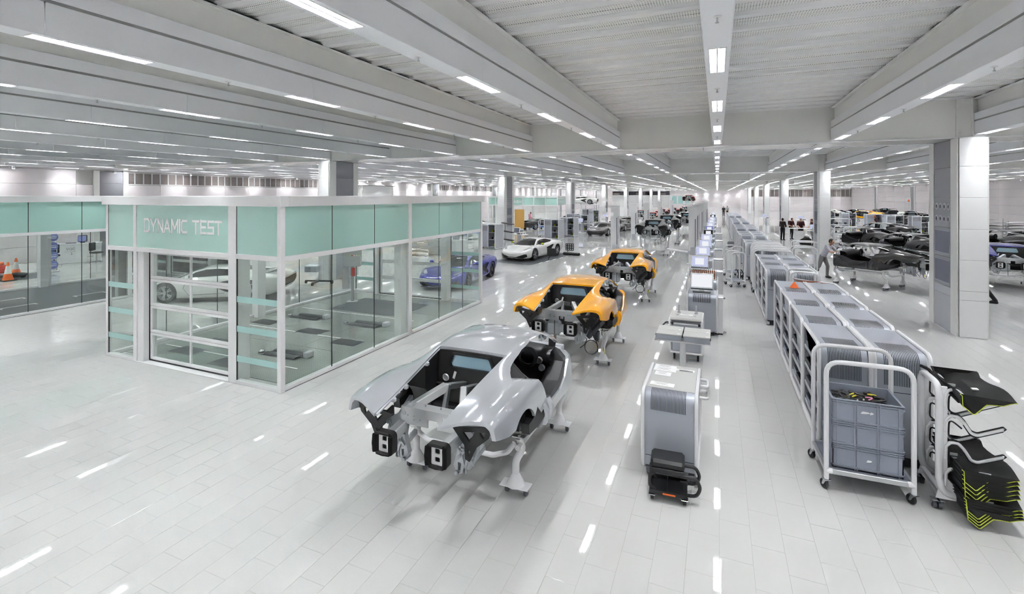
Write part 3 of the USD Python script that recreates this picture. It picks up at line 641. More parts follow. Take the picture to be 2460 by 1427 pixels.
def add_stand(t, dz):
    """White tubular assembly trolley under a body: rails, cross tubes and four swan-neck legs on twin casters."""
    for y, nm in ((.30, 'cross_tube'), (2.02, 'cross_tube')):
        m = M(); m.tube([(-.70, y, dz + .13), (-.62, y - .02, dz + .02), (-.45, y - .06, dz - .03), (.45, y - .06, dz - .03), (.62, y - .02, dz + .02), (.70, y, dz + .13)], .032, 10, .10); obj(nm, m, 'white_gloss', t)
    for sx in (-1, 1):
        m = M(); m.tube([(sx * .74, .30, dz + .08), (sx * .74, 2.05, dz + .08)], .036, 10); obj('rail', m, 'white_gloss', t)
        for y in (.34, 2.04):
            x = sx * .70; m = M()
            m.tube([(x, y, .16), (x, y, .40), (x, y + .05, dz - .02), (x + sx * .03, y + .10, dz + .02), (x + sx * .03, y + .06, dz + .16)], [.045] * 5, 12) if 0 else m.tube(fillet([(x, y, .14), (x, y, .42), (x + sx * .05, y + .10, dz + .0), (x + sx * .02, y + .06, dz + .16)], .16), .046, 12)
            m.cyl((x, y, .13), (x, y, .27), .115, 12, .045)
            lg = obj('leg', m, 'white_gloss', t)
            m = M(); m.box((x, y, .125), (.36, .17, .014), .005); obj('foot_plate', m, 'white_gloss', lg)
            m = M(); m.cyl((x + sx * .02, y + .06, dz + .15), (x + sx * .02, y + .06, dz + .19), .02, 8); m.box((x + sx * .02, y + .06, dz + .17), (.16, .08, .016), .004); obj('clamp', m, 'alu', lg)
            for q in (-.12, .12): caster(t, x + q, y, .122, .052)
DOOR = [(.20, .925), (.62, .80), (.74, .64), (.86, .43), (1.0, .37), (1.5, .36), (1.75, .44), (1.98, .62), (2.10, .78), (2.02, .875), (1.86, .985), (1.62, 1.055), (1.2, 1.075), (.85, 1.055), (.6, 1.02), (.42, .985)]
def make_shell(label, dz, loc, rz=0., extras=True, front=True):
    t = thing('car_body_shell', label, 'car body', loc, rz, None)
    up = lambda m: m.translate([0, 0, dz])
    sh = OUT - IN3
    cut = sides(lambda q: prism_x(DOOR, *sorted((q * .3, q * 1.2))))
    cut += prism_z([(-.44, 1.72), (.44, 1.72), (.57, 2.30), (.60, 2.9), (-.60, 2.9), (-.57, 2.30)], .6, 1.4)          # windscreen
    cut += prism_x([(2.06, 0), (2.06, .8), (2.12, .95), (3.9, .95), (3.9, 0)], -1.2, 1.2)                              # no front clip
    cut += prism_z([(-.475, .57), (.475, .57), (.40, -.45), (.365, -1.3), (-.365, -1.3), (-.40, -.45)], .1, 1.4)        # engine opening
    cut += prism_x([(-1.3, .0), (-1.3, .69), (-.80, .68), (-.42, .585), (-.05, .57), (-.05, .0)], -1.2, 1.2) + cyl_x(0, .30, .375, -1.2, 1.2) + prism_x([(.0, .1), (.0, .45), (.30, .46), (.42, .56), (.58, .42), (.66, .30), (.60, .1)], -1.2, 1.2)
    cut += prism_z([(-1.2, -.60), (-.80, -.70), (-.36, -.90), (.36, -.90), (.80, -.70), (1.2, -.60), (1.2, -1.5), (-1.2, -1.5)], 0, 1.4)
    cut += prism_x([(-1.3, -.1), (2.6, -.1), (2.6, .2), (.35, .2), (.2, .28), (-1.3, .28)], -1.2, 1.2)
    mk('body_shell', up(sh - cut), 'silver_paint', t)
    # dark carbon tub: sills, floor, dash, bulkhead with glazed window
    inner = IN3 ^ prism_x([(.52, .15), (2.1, .15), (2.1, .70), (1.95, .80), (1.86, .62), (1.5, .46), (1.1, .42), (.86, .46), (.75, .62), (.62, .74)], -1.2, 1.2)
    inner -= prism_y([(-.66, .9), (-.60, .30), (-.45, .22), (-.16, .22), (-.12, .38), (.12, .38), (.16, .22), (.45, .22), (.60, .30), (.66, .9)], .72, 1.84)
    mk('tub', up(inner), 'carbon', t)
    m = M(); m.loft([[(x, 1.62 + .30 * (z - .55) * 0 + dy, z) for x in np.linspace(-.66, .66, 13)] for dy, z in ((.3, .50), (.12, .58), (.06, .68), (.14, .78), (.34, .80), (.42, .70))], False); v, f = m.arr(); v[:, 2] += dz - .0 + .03 * np.cos(v[:, 0] * 3.)
    d = obj('dashboard', M().add(v, f), 'carbon', t, True)
    m = M(); m.lathe([(.10, 0), (.15, .02), (.15, .05), (.10, .07), (.10, 0)], (0, 0, 0), axis=1, n=20); v, f = m.arr(); obj('steering_boss', M().add(v + [.36, 1.60, .70 + dz], f), 'black', d)
    for x, z in ((.52, .66), (.56, .56)): m = M(); m.lathe([(0, -.03), (.045, -.03), (.05, 0), (.05, .01), (0, .01)], axis=1, n=14); v, f = m.arr(); obj('vent', M().add(v + [x, 1.66, z + dz], f), 'alu', d)
    wall = m3.Manifold.cube([2., .03, 1.3], False).translate([-1., .555, .18]) ^ IN3
    win = prism_y(rrect_xz(.265, .325, .815, .995, .035), .4, .8); wall -= win
    b = mk('bulkhead', up(wall), 'interior', t)
    fr = prism_y(rrect_xz(.285, .345, .80, 1.01, .035), .52, .56) - prism_y(rrect_xz(.255, .315, .825, .985, .035), .4, .8); mk('window_frame', up(fr), 'black', b)
    mk('rear_window', up(prism_y(rrect_xz(.265, .325, .815, .995, .035), .565, .572)), 'film_glass', b)  # opaque bluish film; its pale colour stands in for light coming through
    m = M(); m.b2((-.58, .50, dz + .55), (.58, .555, dz + .60), .01); m.b2((-.62, .42, dz + .30), (.62, .555, dz + .36), .01); obj('shelf', m, 'black', b)
    m = M(); m.box((-.24, .53, dz + .72), (.035, .008, .10), .002, R=rot('y', .3)); obj('paper_tag', m, 'paper', b)
    m = M(); m.lathe([(.04, 0), (.05, .012), (.04, .024), (0, .024)], axis=1, n=14); v, f = m.arr(); obj('filler_cap', M().add(v + [-.36, .50, .68 + dz], f), 'alu', b)
    for q0 in (-1, 1):
     lin = (lambda q: prism_z([(q * .50, .55), (q * .74, .55), (q * .74, .10), (q * .485, .22)], .25, 1.0) ^ IN3)(q0) - cyl_x(.0, .33, .36, *sorted((q0 * .3, q0 * 1.2))); mk('side_lining', up(lin), 'black', t)
    for sx in (-1, 1):
        m = M(); m.tube([(sx * (x + .012), y, dz + top_z(x + .012, y) - .03) for x, y in ((.470, .54), (.455, .3), (.44, .1), (.42, -.2), (.40, -.45), (.383, -.65), (.37, -.86))], .016, 6); [m.box((sx * (x + .0), y, dz + top_z(x + .01, y) - .05), (.05, .05, .05), .01) for x, y in ((.405, -.30), (.39, -.55), (.445, .2))]; obj('opening_flange', m, 'cabinet_side', t)
        # lower sill ribs and black wheel-house panel behind the door
        m = M(); m.loft([[(sx * x, y, dz + z) for y, z in ((.18, .33), (.17, .45), (.31, .46), (.43, .57), (.60, .42), (.80, .41), (.78, .33), (.50, .30))] for x in (.84, .935)], True, True); obj('wheel_house_panel', m, 'black', t)
        for i in range(2): m = M(); m.tube(fillet([(sx * .905, .74 + .16 * i, dz + .22), (sx * .955, .74 + .16 * i, dz + .36), (sx * .90, .70 + .2 * i, dz + .48)], .1), .045, 8); obj('sill_rib', m, None or 'silver_paint', t)
    # rear aluminium structure
    m = M(); m.b2((-.37, -.44, dz + .50), (.37, -.425, dz + .69)); m.b2((-.37, -.44, dz + .675), (.37, -.30, dz + .69))
    pl = solid(M().prism([(dz + .50, -.37), (dz + .69, -.37), (dz + .69, .37), (dz + .50, .37), (dz + .50, .10), (dz + .59, .10), (dz + .59, -.02), (dz + .50, -.02)], -.44, -.425, axis=1)) + m3.Manifold.cube([.74, .14, .014]).translate([-.37, -.44, dz + .676])
    for x, z in ((-.28, .60), (-.2, .56), (-.2, .60), (-.12, .57), (.17, .62), (.21, .62), (.30, .585)): pl -= m3.Manifold.cylinder(.1, .009, .009, 10).rotate([90, 0, 0]).translate([x, -.38, dz + z])
    cm = mk('cross_member', pl, 'alu', t)
    for x, z in ((-.30, .69), (-.10, .69), (.10, .69), (.28, .69)): m = M(); m.cyl((x, -.36, dz + z), (x, -.36, dz + z + .02), .008, 6); obj('bolt', m, 'chrome', cm)
    for sx in (-1, 1):
        m = M(); bar3(m, (sx * .12, .12, dz + .74), (sx * .36, -.36, dz + .60), .085, .10); bar3(m, (sx * .10, .14, dz + .76), (sx * .10, .02, dz + .42), .05, .07) if sx < 0 else None; bar3(m, (sx * .12, .12, dz + .74), (sx * .10, .55, dz + .62), .07, .07); obj('strut', m, 'alu', t)
        m = M(); bar3(m, (sx * .36, -.40, dz + .47), (sx * .33, -.735, dz + .45), .105, .125); r = obj('crash_rail', m, 'alu', t)
        # cast suspension node with lightening holes
        cast = [(.10, .70), (.16, .71), (.26, .60), (.40, .52), (.44, .36), (.38, .22), (.28, .10), (.20, .06), (.15, .16), (.20, .34), (.17, .52)]
        hs = [[(.24, .50), (.33, .46), (.32, .38), (.25, .40)], [(.25, .33), (.34, .31), (.30, .22), (.245, .24)], [(.205, .20), (.245, .19), (.235, .12), (.21, .12)]]
        q = M().prism([(dz + z, sx * (x + .14)) for x, z in cast], -.42, -.35, axis=1, holes=[[(dz + z, sx * (x + .14)) for x, z in h] for h in hs]); n = obj('cast_node', q, 'cast_alu', t)
        m = M()
        for a, b_ in (((.22, .52), (.40, .20)), ((.40, .46), (.20, .24)), ((.18, .36), (.42, .34)), ((.16, .66), (.30, .10)), ((.40, .50), (.28, .10))): bar3(m, (sx * (a[0] + .14), -.43, dz + a[1]), (sx * (b_[0] + .14), -.43, dz + b_[1]), .018, .03)
        for x, z in ((.20, .09), (.39, .30), (.19, .62), (.41, .48)): m.cyl((sx * (x + .14), -.45, dz + z), (sx * (x + .14), -.33, dz + z), .024, 8)
        bar3(m, (sx * .46, -.38, dz + .50), (sx * .50, -.05, dz + .62), .05, .06); bar3(m, (sx * .44, -.38, dz + .14), (sx * .46, -.02, dz + .20), .05, .06); obj('cast_rib', m, 'cast_alu', n)
        q = M().prism([(dz + z, sx * x) for x, z in ((.38, .66), (.84, .735), (.80, .62), (.66, .50), (.58, .34), (.53, .36), (.52, .50))], -.60, -.575, axis=1, holes=[[(dz + z, sx * x) for x, z in h] for h in ([(.50, .63), (.64, .655), (.58, .54)], [(.69, .66), (.76, .67), (.74, .60)], [(.56, .46), (.60, .47), (.565, .39)])])
        bk = obj('fender_bracket', q, 'black', t)
        m = M(); bar3(m, (sx * .58, -.59, dz + .50), (sx * .62, -.25, dz + .52), .03, .12); bar3(m, (sx * .80, -.60, dz + .68), (sx * .84, -.34, dz + .64), .05, .05); obj('bracket_arm', m, 'black', bk)
        # padded crash box end: white plate with two square windows in a black foam surround
        x, z = sx * .325, dz + .45; fz = .235
        P = M().prism([(z + a, x + b_) for a, b_ in rrect(fz, .245, .05)], -.82, -.74, axis=1, holes=[[(z + a, x + b_) for a, b_ in rrect(.19, .14, .012)]]); pd = obj('foam_pad', P, 'felt_black', t)
        m = M()
        for k in range(2):
            for e in (-1, 1): m.tube([(x + e * .10, -.83, z - .09), (x + e * .105, -.835, z), (x + e * .10, -.83, z + .09)], .024, 8)
            m.tube([(x - .08, -.825, z + (.105 if k else -.105)), (x, -.83, z + (.11 if k else -.11)), (x + .08, -.825, z + (.105 if k else -.105))], .016, 6)
        obj('foam_roll', m, 'felt_black', pd)
        P = M().prism([(z + a, x + b_) for a, b_ in rrect(.20, .145, .01)], -.80, -.785, axis=1, holes=[[(z + a + o, x + b_) for a, b_ in rrect(.052, .058, .012)] for o in (-.042, .042)]); obj('end_plate', P, 'white_paint', pd)
        m = M(); m.b2((x - .06, -.75, z - .09), (x + .06, -.74, z + .09)); obj('end_core', m, 'dark_steel', pd)
    # front longitudinals beyond the roof
    for sx in (-1, 1) if front else (): m = M(); m.b2((sx * .30, 2.0, dz + .30), (sx * .44, 3.15, dz + .46), .01); m.b2((sx * .26, 2.05, dz + .16), (sx * .46, 2.6, dz + .60), .02); obj('front_rail', m, 'cabinet_side', t)
    m = M()
    if front: m.b2((-.46, 3.0, dz + .30), (.46, 3.10, dz + .48), .01); obj('front_cross_member', m, 'cabinet_side', t); m = M()
    for sx in (-1, 1): m.tube(fillet([(sx * .38, 2.7, dz + .40), (sx * .42, 2.72, dz + .66), (sx * .36, 2.9, dz + .70), (sx * .30, 3.0, dz + .44)], .06), .02, 6); m.cyl((sx * .40, 2.55, dz + .44), (sx * .40, 2.6, dz + .74), .05, 10)
    if front: obj('spring_tower', m, 'black', t)
    add_stand(t, dz)
    if extras:
        m = M(); r = random.Random(3)
        for k in range(9):
            x0, y0, z0 = r.uniform(.35, .8), r.uniform(-.45, .1), dz + r.uniform(.35, .6); p = [(x0, y0, z0)]
            for q in range(4): p.append((p[-1][0] + r.uniform(-.08, .08), p[-1][1] + r.uniform(-.1, .1), p[-1][2] - r.uniform(.0, .14)))
            m.tube(fillet(p, .05), .008, 5)
        a = np.linspace(0, 2 * PI, 15)[:-1]; m.tube(np.stack([.62 + .13 * np.cos(a), -.35 + .03 * np.sin(a), dz + .02 + .13 * np.sin(a)], 1), .009, 5, closed=True)
        m.tube([(-.1, -.46, dz + .50), (-.1, -.47, dz + .30), (-.09, -.46, dz + .05)], .007, 5); w = obj('wiring_harness', m, 'wire_black', t)
        m = M(); m.box((.70, -.2, dz + .22), (.10, .10, .2), .02); m.cyl((.52, -.3, dz + .2), (.80, -.15, dz + .52), .07, 10); obj('damper', m, 'dark_steel', w)
        m = M(); m.cyl((.88, -.28, dz - .10), (.885, -.28, dz - .02), .012, 6); m.cyl((.84, -.26, dz - .06), (.84, -.26, dz + .01), .012, 6); obj('connector', m, 'wire_yellow', w)
        m = M(); m.b2((-.30, -.40, dz + .18), (-.02, -.20, dz + .46), .04); m.b2((-.46, -.35, dz + .12), (-.28, -.15, dz + .40), .05); obj('gearbox_casting', m, 'cast_alu', t)
    return t
def rrect_xz(wt, wb, z0, z1, r):
    """Rounded trapezoid window, wider at its foot: list of (x, z)."""
    p = [(-wb, z0), (wb, z0), (wt, z1), (-wt, z1)]; cs = m3.CrossSection([p]).offset(-r, m3.JoinType.Round, 2., 16).offset(r, m3.JoinType.Round, 2., 16)
    return [tuple(q) for q in cs.to_polygons()[0]]
def bar3(m, a, b, w, h):
    a, b = np.array(a, float), np.array(b, float); d = b - a; L = np.linalg.norm(d); d /= L; u = np.cross(d, [0, 0, 1.]); u = u / np.linalg.norm(u) if np.linalg.norm(u) > 1e-6 else np.array([1., 0, 0]); n = np.cross(u, d)
    m.box((a + b) / 2, (w, L, h), min(w, h) * .12, R=np.stack([u, d, n], 1)); return m
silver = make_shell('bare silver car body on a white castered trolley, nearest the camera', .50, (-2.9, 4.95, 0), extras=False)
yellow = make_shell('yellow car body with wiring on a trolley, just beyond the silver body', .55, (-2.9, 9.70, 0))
def repaint(t, material):
    for p in Usd.PrimRange(t):
        if p.GetName().startswith(('body_shell', 'sill_rib')): UsdShade.MaterialBindingAPI.Apply(p).Bind(MATS[material])
repaint(yellow, 'yellow_paint')
SH = ['body_shell', 'sill_rib', 'sill_rib_001', 'sill_rib_002', 'sill_rib_003']
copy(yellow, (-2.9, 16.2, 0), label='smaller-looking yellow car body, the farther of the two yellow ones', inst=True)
# complete cars: body, glazing, lamps, intakes, wheels
CAR = {}
def car_parts():
    """The solids of a finished coupe, made once."""
    arch = sides(lambda q: cyl_x(0, .34, .375, *sorted((q * .62, q * 1.2))) + cyl_x(2.67, .335, .365, *sorted((q * .62, q * 1.2))))
    sw = sides(lambda q: prism_x([(2.16, .795), (1.86, .965), (1.55, 1.045), (1.15, 1.065), (.8, 1.04), (.45, .965), (.28, .93), (.62, .865), (1.2, .84), (1.8, .81)], *sorted((q * .3, q * 1.2))))
    ws = prism_z([(-.45, 1.68), (.45, 1.68), (.66, 2.36), (.52, 2.52), (0, 2.58), (-.52, 2.52), (-.66, 2.36)], .5, 1.4)
    rw = prism_z([(-.40, .50), (.40, .50), (.34, -.25), (-.34, -.25)], .7, 1.4)
    hl = sides(lambda q: prism_z([(q * .52, 3.26), (q * .60, 3.36), (q * .72, 3.22), (q * .84, 2.98), (q * .86, 2.84), (q * .76, 2.92), (q * .66, 3.08)], .42, .9))
    mouth = prism_y([(-.70, .40), (-.60, .36), (-.22, .235), (.22, .235), (.60, .36), (.70, .40), (.80, .40), (.82, .27), (.62, .175), (.2, .20), (-.2, .20), (-.62, .175), (-.82, .27), (-.80, .40)], 2.95, 3.9)
    si = sides(lambda q: prism_x([(.46, .70), (.62, .735), (1.30, .60), (1.22, .52), (.86, .36), (.56, .27), (.50, .36), (.72, .50)], *sorted((q * .5, q * 1.2))))
    rear = prism_y([(-.78, .70), (.78, .70), (.74, .42), (-.74, .42)], -1.2, -.86)
    dl = sides(lambda q: prism_x([(.66, .78), (.675, .78), (.86, .30), (1.95, .26), (2.12, .48), (2.02, .75), (2.035, .75), (2.135, .48), (1.955, .245), (.85, .285)], *sorted((q * .6, q * 1.2))))
    cuts = arch + sw + ws + rw + hl + mouth + si + rear + dl + prism_z([(-2, -2), (2, -2), (2, 5), (-2, 5)], -.2, .13)
    inn = body_solid(.03)
    return dict(body=OUT - cuts, window=IN1 ^ (ws + sw + rw), lamp=IN1 ^ hl, intake=(inn ^ (mouth + si)) + (inn ^ rear), under=inn ^ prism_z([(-.60, -.9), (.60, -.9), (.60, 3.4), (-.60, 3.4)], .12, .66))
def wheel(t, x, y, r, sx, rim='alu'):
    w = .13; m = M(); pr = [(r * .70, -w), (r * .93, -w), (r, -w * .7), (r, w * .7), (r * .93, w), (r * .70, w)]; m.lathe(pr + [pr[0]], axis=0, n=36); v, f = m.arr(); k = obj('tyre', M().add(v + [x, y, r], f), 'rubber', t)
    m = M(); xo = x + sx * .10
    m.lathe([(r * .72, -.11 * sx), (r * .72, .115 * sx), (r * .66, .115 * sx), (r * .62, .04 * sx), (r * .64, -.11 * sx)], axis=0, n=32); v, f = m.arr(); m = M().add(v + [x, y, r], f)
    for i in range(10):
        a = 2 * PI * (i // 2) / 5 + (.16 if i % 2 else -.16); bar3(m, (xo, y + .04 * math.cos(a), r + .04 * math.sin(a)), (xo - sx * .01, y + r * .67 * math.cos(a), r + r * .67 * math.sin(a)), .03, .03)
    m.cyl((xo - sx * .05, y, r), (xo + sx * .02, y, r), .06, 14); obj('rim', m, rim, k)
    m = M(); m.cyl((x - sx * .02, y, r), (x + sx * .02, y, r), r * .52, 22); obj('brake_disc', m, 'dark_steel', k)
def make_car(label, paint, loc, rz, mirror=None, rim='alu', group=None):
    if not CAR: CAR.update(car_parts())
    t = thing('sports_car', label, 'car', loc, rz, group)
    b = mk('body', CAR['body'], paint, t); mk('glazing', CAR['window'], 'car_glass', t); hl = mk('headlamps_glass' if 0 else 'headlamp', CAR['lamp'], 'lamp_lens', t); mk('air_intake', CAR['intake'], 'black', t, 20); mk('underbody', CAR['under'], 'black', t, 20)
    for sx in (-1, 1):
        wheel(t, sx * .80, 0, .345, sx, rim); wheel(t, sx * .80, 2.67, .335, sx, rim)
        m = M(); m.box((sx * 1.00, 1.98, .86), (.19, .10, .11), .045); v, f = m.arr(); mr = obj('mirror', m, mirror or paint, t); m = M(); m.tube([(sx * .80, 1.98, .80), (sx * .95, 1.98, .84)], .016, 6); obj('mirror_stalk', m, 'black', mr)
        for i in range(4): m = M(); m.cyl((sx * (.60 + i * .055), 3.24 - i * .07, .50 + i * .03), (sx * (.60 + i * .055), 3.26 - i * .07, .56 + i * .028), .018, 10); obj('lamp_bulb', m, 'chrome', hl)
        m = M(); m.tube(fillet([(sx * .80, -.84, .72), (sx * .56, -.955, .735), (sx * .44, -.98, .66), (sx * .60, -.95, .62)], .03), .012, 6); obj('tail_lamp', m, 'tail_red', t)
    m = M(); m.box((0, -.35, .915), (1.3, .22, .02), .008); obj('rear_wing', m, paint, t)
    m = M(); m.b2((-.70, 3.28, .125), (.70, 3.52, .145), .006); obj('front_splitter', m, 'black', t)
    for x in (-.12, .12): m = M(); m.cyl((x, -.97, .52), (x, -.86, .52), .055, 14); obj('exhaust', m, 'chrome', t)
    m = M(); m.b2((-.22, 3.585, .31), (.22, 3.60, .39), .003); obj('number_plate_holder', m, paint, t)
    return t
def face(deg): return math.radians(deg)
# finished cars: loc is the rear axle; rz turns the nose from +y
make_car('white sports car seen through the glass booth, nose towards the second booth', 'white_car', (-14.9, 12.3, 0), face(121))
make_car('glossy blue sports car parked behind the dynamic test booth', 'blue_paint', (-9.95, 18.95, 0), face(186), rim='dark_steel')
make_car('white sports car with yellow-green mirrors standing on a dark aligning mat', 'white_car', (-9.65, 27.6, 0), face(171), mirror='yellow_green')
make_car('dark grey sports car facing the camera beyond the white one', 'grey_paint', (-9.35, 45.2, 0), face(172))
g1 = make_car('dark test car with light blue camouflage patches by the wash bay, seen from behind', 'black_paint', (-18.2, 47.6, 0), face(-25))
g2 = make_car('white test car with blue camouflage flank standing far behind the grey cupboard', 'white_car', (-24.5, 44.5, 0), face(-70))
for g in (g1, g2):
    b = sides(lambda q: prism_x([(-.6, .25), (.2, .70), (.6, .55), (1.0, .30), (1.9, .45), (2.4, .62), (2.2, .2)], *sorted((q * .5, q * 1.3)))) ^ (body_solid(-.004) - sides(lambda q: cyl_x(0, .34, .375, *sorted((q * .62, q * 1.2))) + cyl_x(2.67, .335, .365, *sorted((q * .62, q * 1.2)))) - OUT)
    mk('camouflage_foil', b, 'camo_blue', g)
make_car('black sports car right behind the dark grey one', 'black_paint', (-8.9, 51.6, 0), face(171))
make_car('black sports car with raised tail beside the red bodies', 'black_paint', (-9.9, 58.0, 0), face(15))
# alignment gear around the white car on its mat
t = thing('alignment_mat', 'black alignment ramp mat under the white car', 'mat', (-9.55, 26.2, 0), face(171))
m = M(); m.b2((-1.25, -2.6, 0), (1.25, 3.0, .006)); obj('sheet', m, 'mat_dark', t, False)
for i in range(6): m = M(); m.b2((-1.35, -2.2 + i * .8, .0), (-1.27, -1.8 + i * .8, .008)); obj('white_mark', m, 'paper', t, False)
for i, (x, y, z) in enumerate(((-8.35, 25.2, .45), (-8.2, 28.2, .45), (-11.0, 25.5, .4))):
    t = thing('wheel_target', ['black square wheel target clamped at the front wheel of the white car', 'black alignment target with white dots at the rear wheel of the white car', 'dark square wheel target beside the nose of the white car'][i], 'alignment target', (x, y, 0), .1)
    m = M(); m.box((0, 0, z), (.50, .05, .42), .01); m.tube([(0, .03, z), (-.2, .1, .05), (-.2, .1, 0)], .02, 6); obj('plate', m, 'black', t)
    if i == 1:
        for a in range(4):
            for b in range(3): m = M(); m.cyl((-.18 + a * .12, -.026, z - .13 + b * .13), (-.18 + a * .12, -.030, z - .13 + b * .13), .038, 12); obj('dot', m, 'paper', t)
t = thing('ramp_bar', 'black bar lying on the mat behind the white car', 'bar', (-8.0, 27.9, 0), -.2); m = M(); m.box((0, 0, .08), (1.1, .22, .16), .05); obj('bar', m, 'black', t)
# ---------------------------------------------------------------- more bodies: on lifts and on the other line
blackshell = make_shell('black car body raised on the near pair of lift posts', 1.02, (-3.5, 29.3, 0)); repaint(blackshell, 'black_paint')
for q in list(Usd.PrimRange(blackshell)):
    pass
BL = [((-3.4, 36.6, 0), 0., 'black car body on the second pair of lift posts', None), ((-2.4, 43.4, 0), 0., 'black car body half hidden behind the white lift posts', None)]
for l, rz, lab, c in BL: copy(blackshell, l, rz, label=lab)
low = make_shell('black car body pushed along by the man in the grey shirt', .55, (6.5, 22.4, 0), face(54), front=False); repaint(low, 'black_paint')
RB = [((9.7, 29.4, 0), 40, 'black car body with silver inner frame right behind the pushed one'), ((8.9, 33.6, 0), 38, 'black car body second behind the pushed one'), ((15.2, 34.2, 0), 40, 'black car body beyond the big column, roof towards the wall'), ((14.0, 29.3, 0), 20, 'black car body half hidden by the deep blue one'),
      ((11.6, 40.6, 0), 60, 'black car body among the white parts trolleys'), ((17.5, 58.6, 0), 60, 'black car body beyond the cupboard line')]
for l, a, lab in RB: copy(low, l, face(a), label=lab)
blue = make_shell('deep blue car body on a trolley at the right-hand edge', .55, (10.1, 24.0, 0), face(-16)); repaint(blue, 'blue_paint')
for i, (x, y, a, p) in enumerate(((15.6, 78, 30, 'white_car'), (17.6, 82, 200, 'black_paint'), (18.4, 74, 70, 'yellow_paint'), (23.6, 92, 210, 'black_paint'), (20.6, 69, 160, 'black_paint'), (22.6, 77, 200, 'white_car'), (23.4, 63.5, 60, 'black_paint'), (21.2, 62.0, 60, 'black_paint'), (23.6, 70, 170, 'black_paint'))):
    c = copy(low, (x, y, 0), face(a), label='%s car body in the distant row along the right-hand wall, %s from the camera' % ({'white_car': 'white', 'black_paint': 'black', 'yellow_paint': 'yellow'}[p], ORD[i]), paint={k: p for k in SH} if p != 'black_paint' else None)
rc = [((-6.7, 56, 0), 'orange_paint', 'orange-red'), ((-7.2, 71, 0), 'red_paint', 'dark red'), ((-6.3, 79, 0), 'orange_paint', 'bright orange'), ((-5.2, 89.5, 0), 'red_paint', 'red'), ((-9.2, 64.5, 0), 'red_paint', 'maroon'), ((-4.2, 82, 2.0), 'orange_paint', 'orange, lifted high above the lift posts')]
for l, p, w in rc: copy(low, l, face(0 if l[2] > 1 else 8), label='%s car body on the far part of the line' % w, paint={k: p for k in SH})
# ---------------------------------------------------------------- two-post lifts
def make_lift(label, x, y, h, group=None):
    t = thing('lift_post', label, 'car lift', (x, y, 0), group=group)
    m = M(); m.prism([(-.21, -.17), (.21, -.17), (.21, .17), (.07, .17), (.07, .12), (-.07, .12), (-.07, .17), (-.21, .17)], .0, h); obj('post', m, 'white_paint', t)
    m = M(); m.b2((-.30, -.26, 0), (.30, .26, .03), .005); obj('base_plate', m, 'cabinet_side', t); m = M(); m.b2((-.22, -.18, h), (.22, .18, h + .04), .01); obj('cap', m, 'white_gloss', t)
    m = M(); m.b2((.19, -.172, 1.2), (.205, -.176, h - .5)); m.b2((.10, -.176, .9), (.14, -.170, h - .6)); obj('slot', m, 'grille_grey', t)
    m = M(); m.b2((-.12, -.24, .5), (.12, -.16, .9), .01); obj('carriage', m, 'cabinet_side', t)
    return t
def lift_arm(label, x, y, dx, dy, z):  # swing arm of a lift post, with its pad
    t = thing('lift_outrigger', label, 'lift arm', (x, y, 0)); m = M(); m.tube([(0, 0, z), (dx * .55, dy * .5, z + .03), (dx, dy, z + .05)], .06, 8); obj('arm', m, 'white_paint', t); m = M(); m.cyl((dx, dy, z + .05), (dx, dy, z + .14), .06, 10); m.box((0, 0, z), (.2, .16, .2), .02); obj('pad', m, 'cabinet_side', t)
lp = [(-5.15, 26.6), (-1.15, 26.6), (-5.3, 34.2), (-1.2, 31.5), (-5.4, 41.4), (-1.15, 38.4), (-5.3, 50.6), (-.95, 45.6), (-5.2, 63.0), (-1.1, 52.0)]
l0 = None
for i, (x, y) in enumerate(lp):
    lab = 'tall white lift post %s the car bodies, %s from the camera' % ('left of' if x < -3 else 'beside', ORD[i // 2])
    l0 = make_lift(lab, x, y, 2.95) if l0 is None else l0
    if i: copy(l0, (x, y, 0), label=lab)
for i, (x, y, d) in enumerate(((-5.0, 26.5, 1), (-1.3, 26.5, -1))): lift_arm('white lift arm reaching under the near black body from the %s post' % ('left' if d > 0 else 'right'), x, y, d * 1.2, .8, .62)
# ================================================================ trolleys and cabinets in the aisle
def slots(t, x0, x1, n, curve, wd=.5, mtl='slot_dark'):
    """Vent slots following a curve of (y, z) points."""
    m = M(); p = (x1 - x0) / n
    for i in range(n):
        a = x0 + (i + .5 - wd / 2) * p; b = a + wd * p; k = len(curve)
        v = [(x, y, z) for (y, z) in curve for x in (a, b)]; m.add(v, [[2 * j, 2 * j + 1, 2 * j + 3, 2 * j + 2] for j in range(k - 1)])
    return obj('vent_slot', m, mtl, t, False, kind='stuff')
def hoop(m, x, y0, y1, z0, z1, r, R=.12, n=8):
    m.tube([(x, y0, z0), (x, y1, z0), (x, y1, z1), (x, y0, z1)], r, n) if 0 else m.tube(np.array(fillet([(x, (y0 + y1) / 2, z0), (x, y1, z0), (x, y1, z1), (x, y0, z1), (x, y0, z0), (x, (y0 + y1) / 2 - .001, z0)], R)), r, n)
def round_hood(x0, x1, y0, y1, z0, z1, R=.14, th=.02):
    """Sheet shell with a rounded front top edge: list of (y, z) outline."""
    a = np.linspace(PI, PI / 2, 7); return [(y0, z0)] + [(y0 + R + R * math.cos(q), z1 - R + R * math.sin(q)) for q in a] + [(y1, z1)]
def paper(t, name, x, y, z, w, h, rz=0., lines=4):
    m = M(); m.box((0, 0, 0), (w, h, .0015)); m.xf((x, y, z), rz); p = obj(name, m, 'paper', t, False)
    m = M()
    for i in range(lines): m.box((-w * .06, h * (.32 - i * .16), .0011), (w * (.62 - .13 * (i % 3)), .004, .0004))
    m.xf((x, y, z), rz); obj('printed_line', m, 'ink', p, False, kind='stuff')
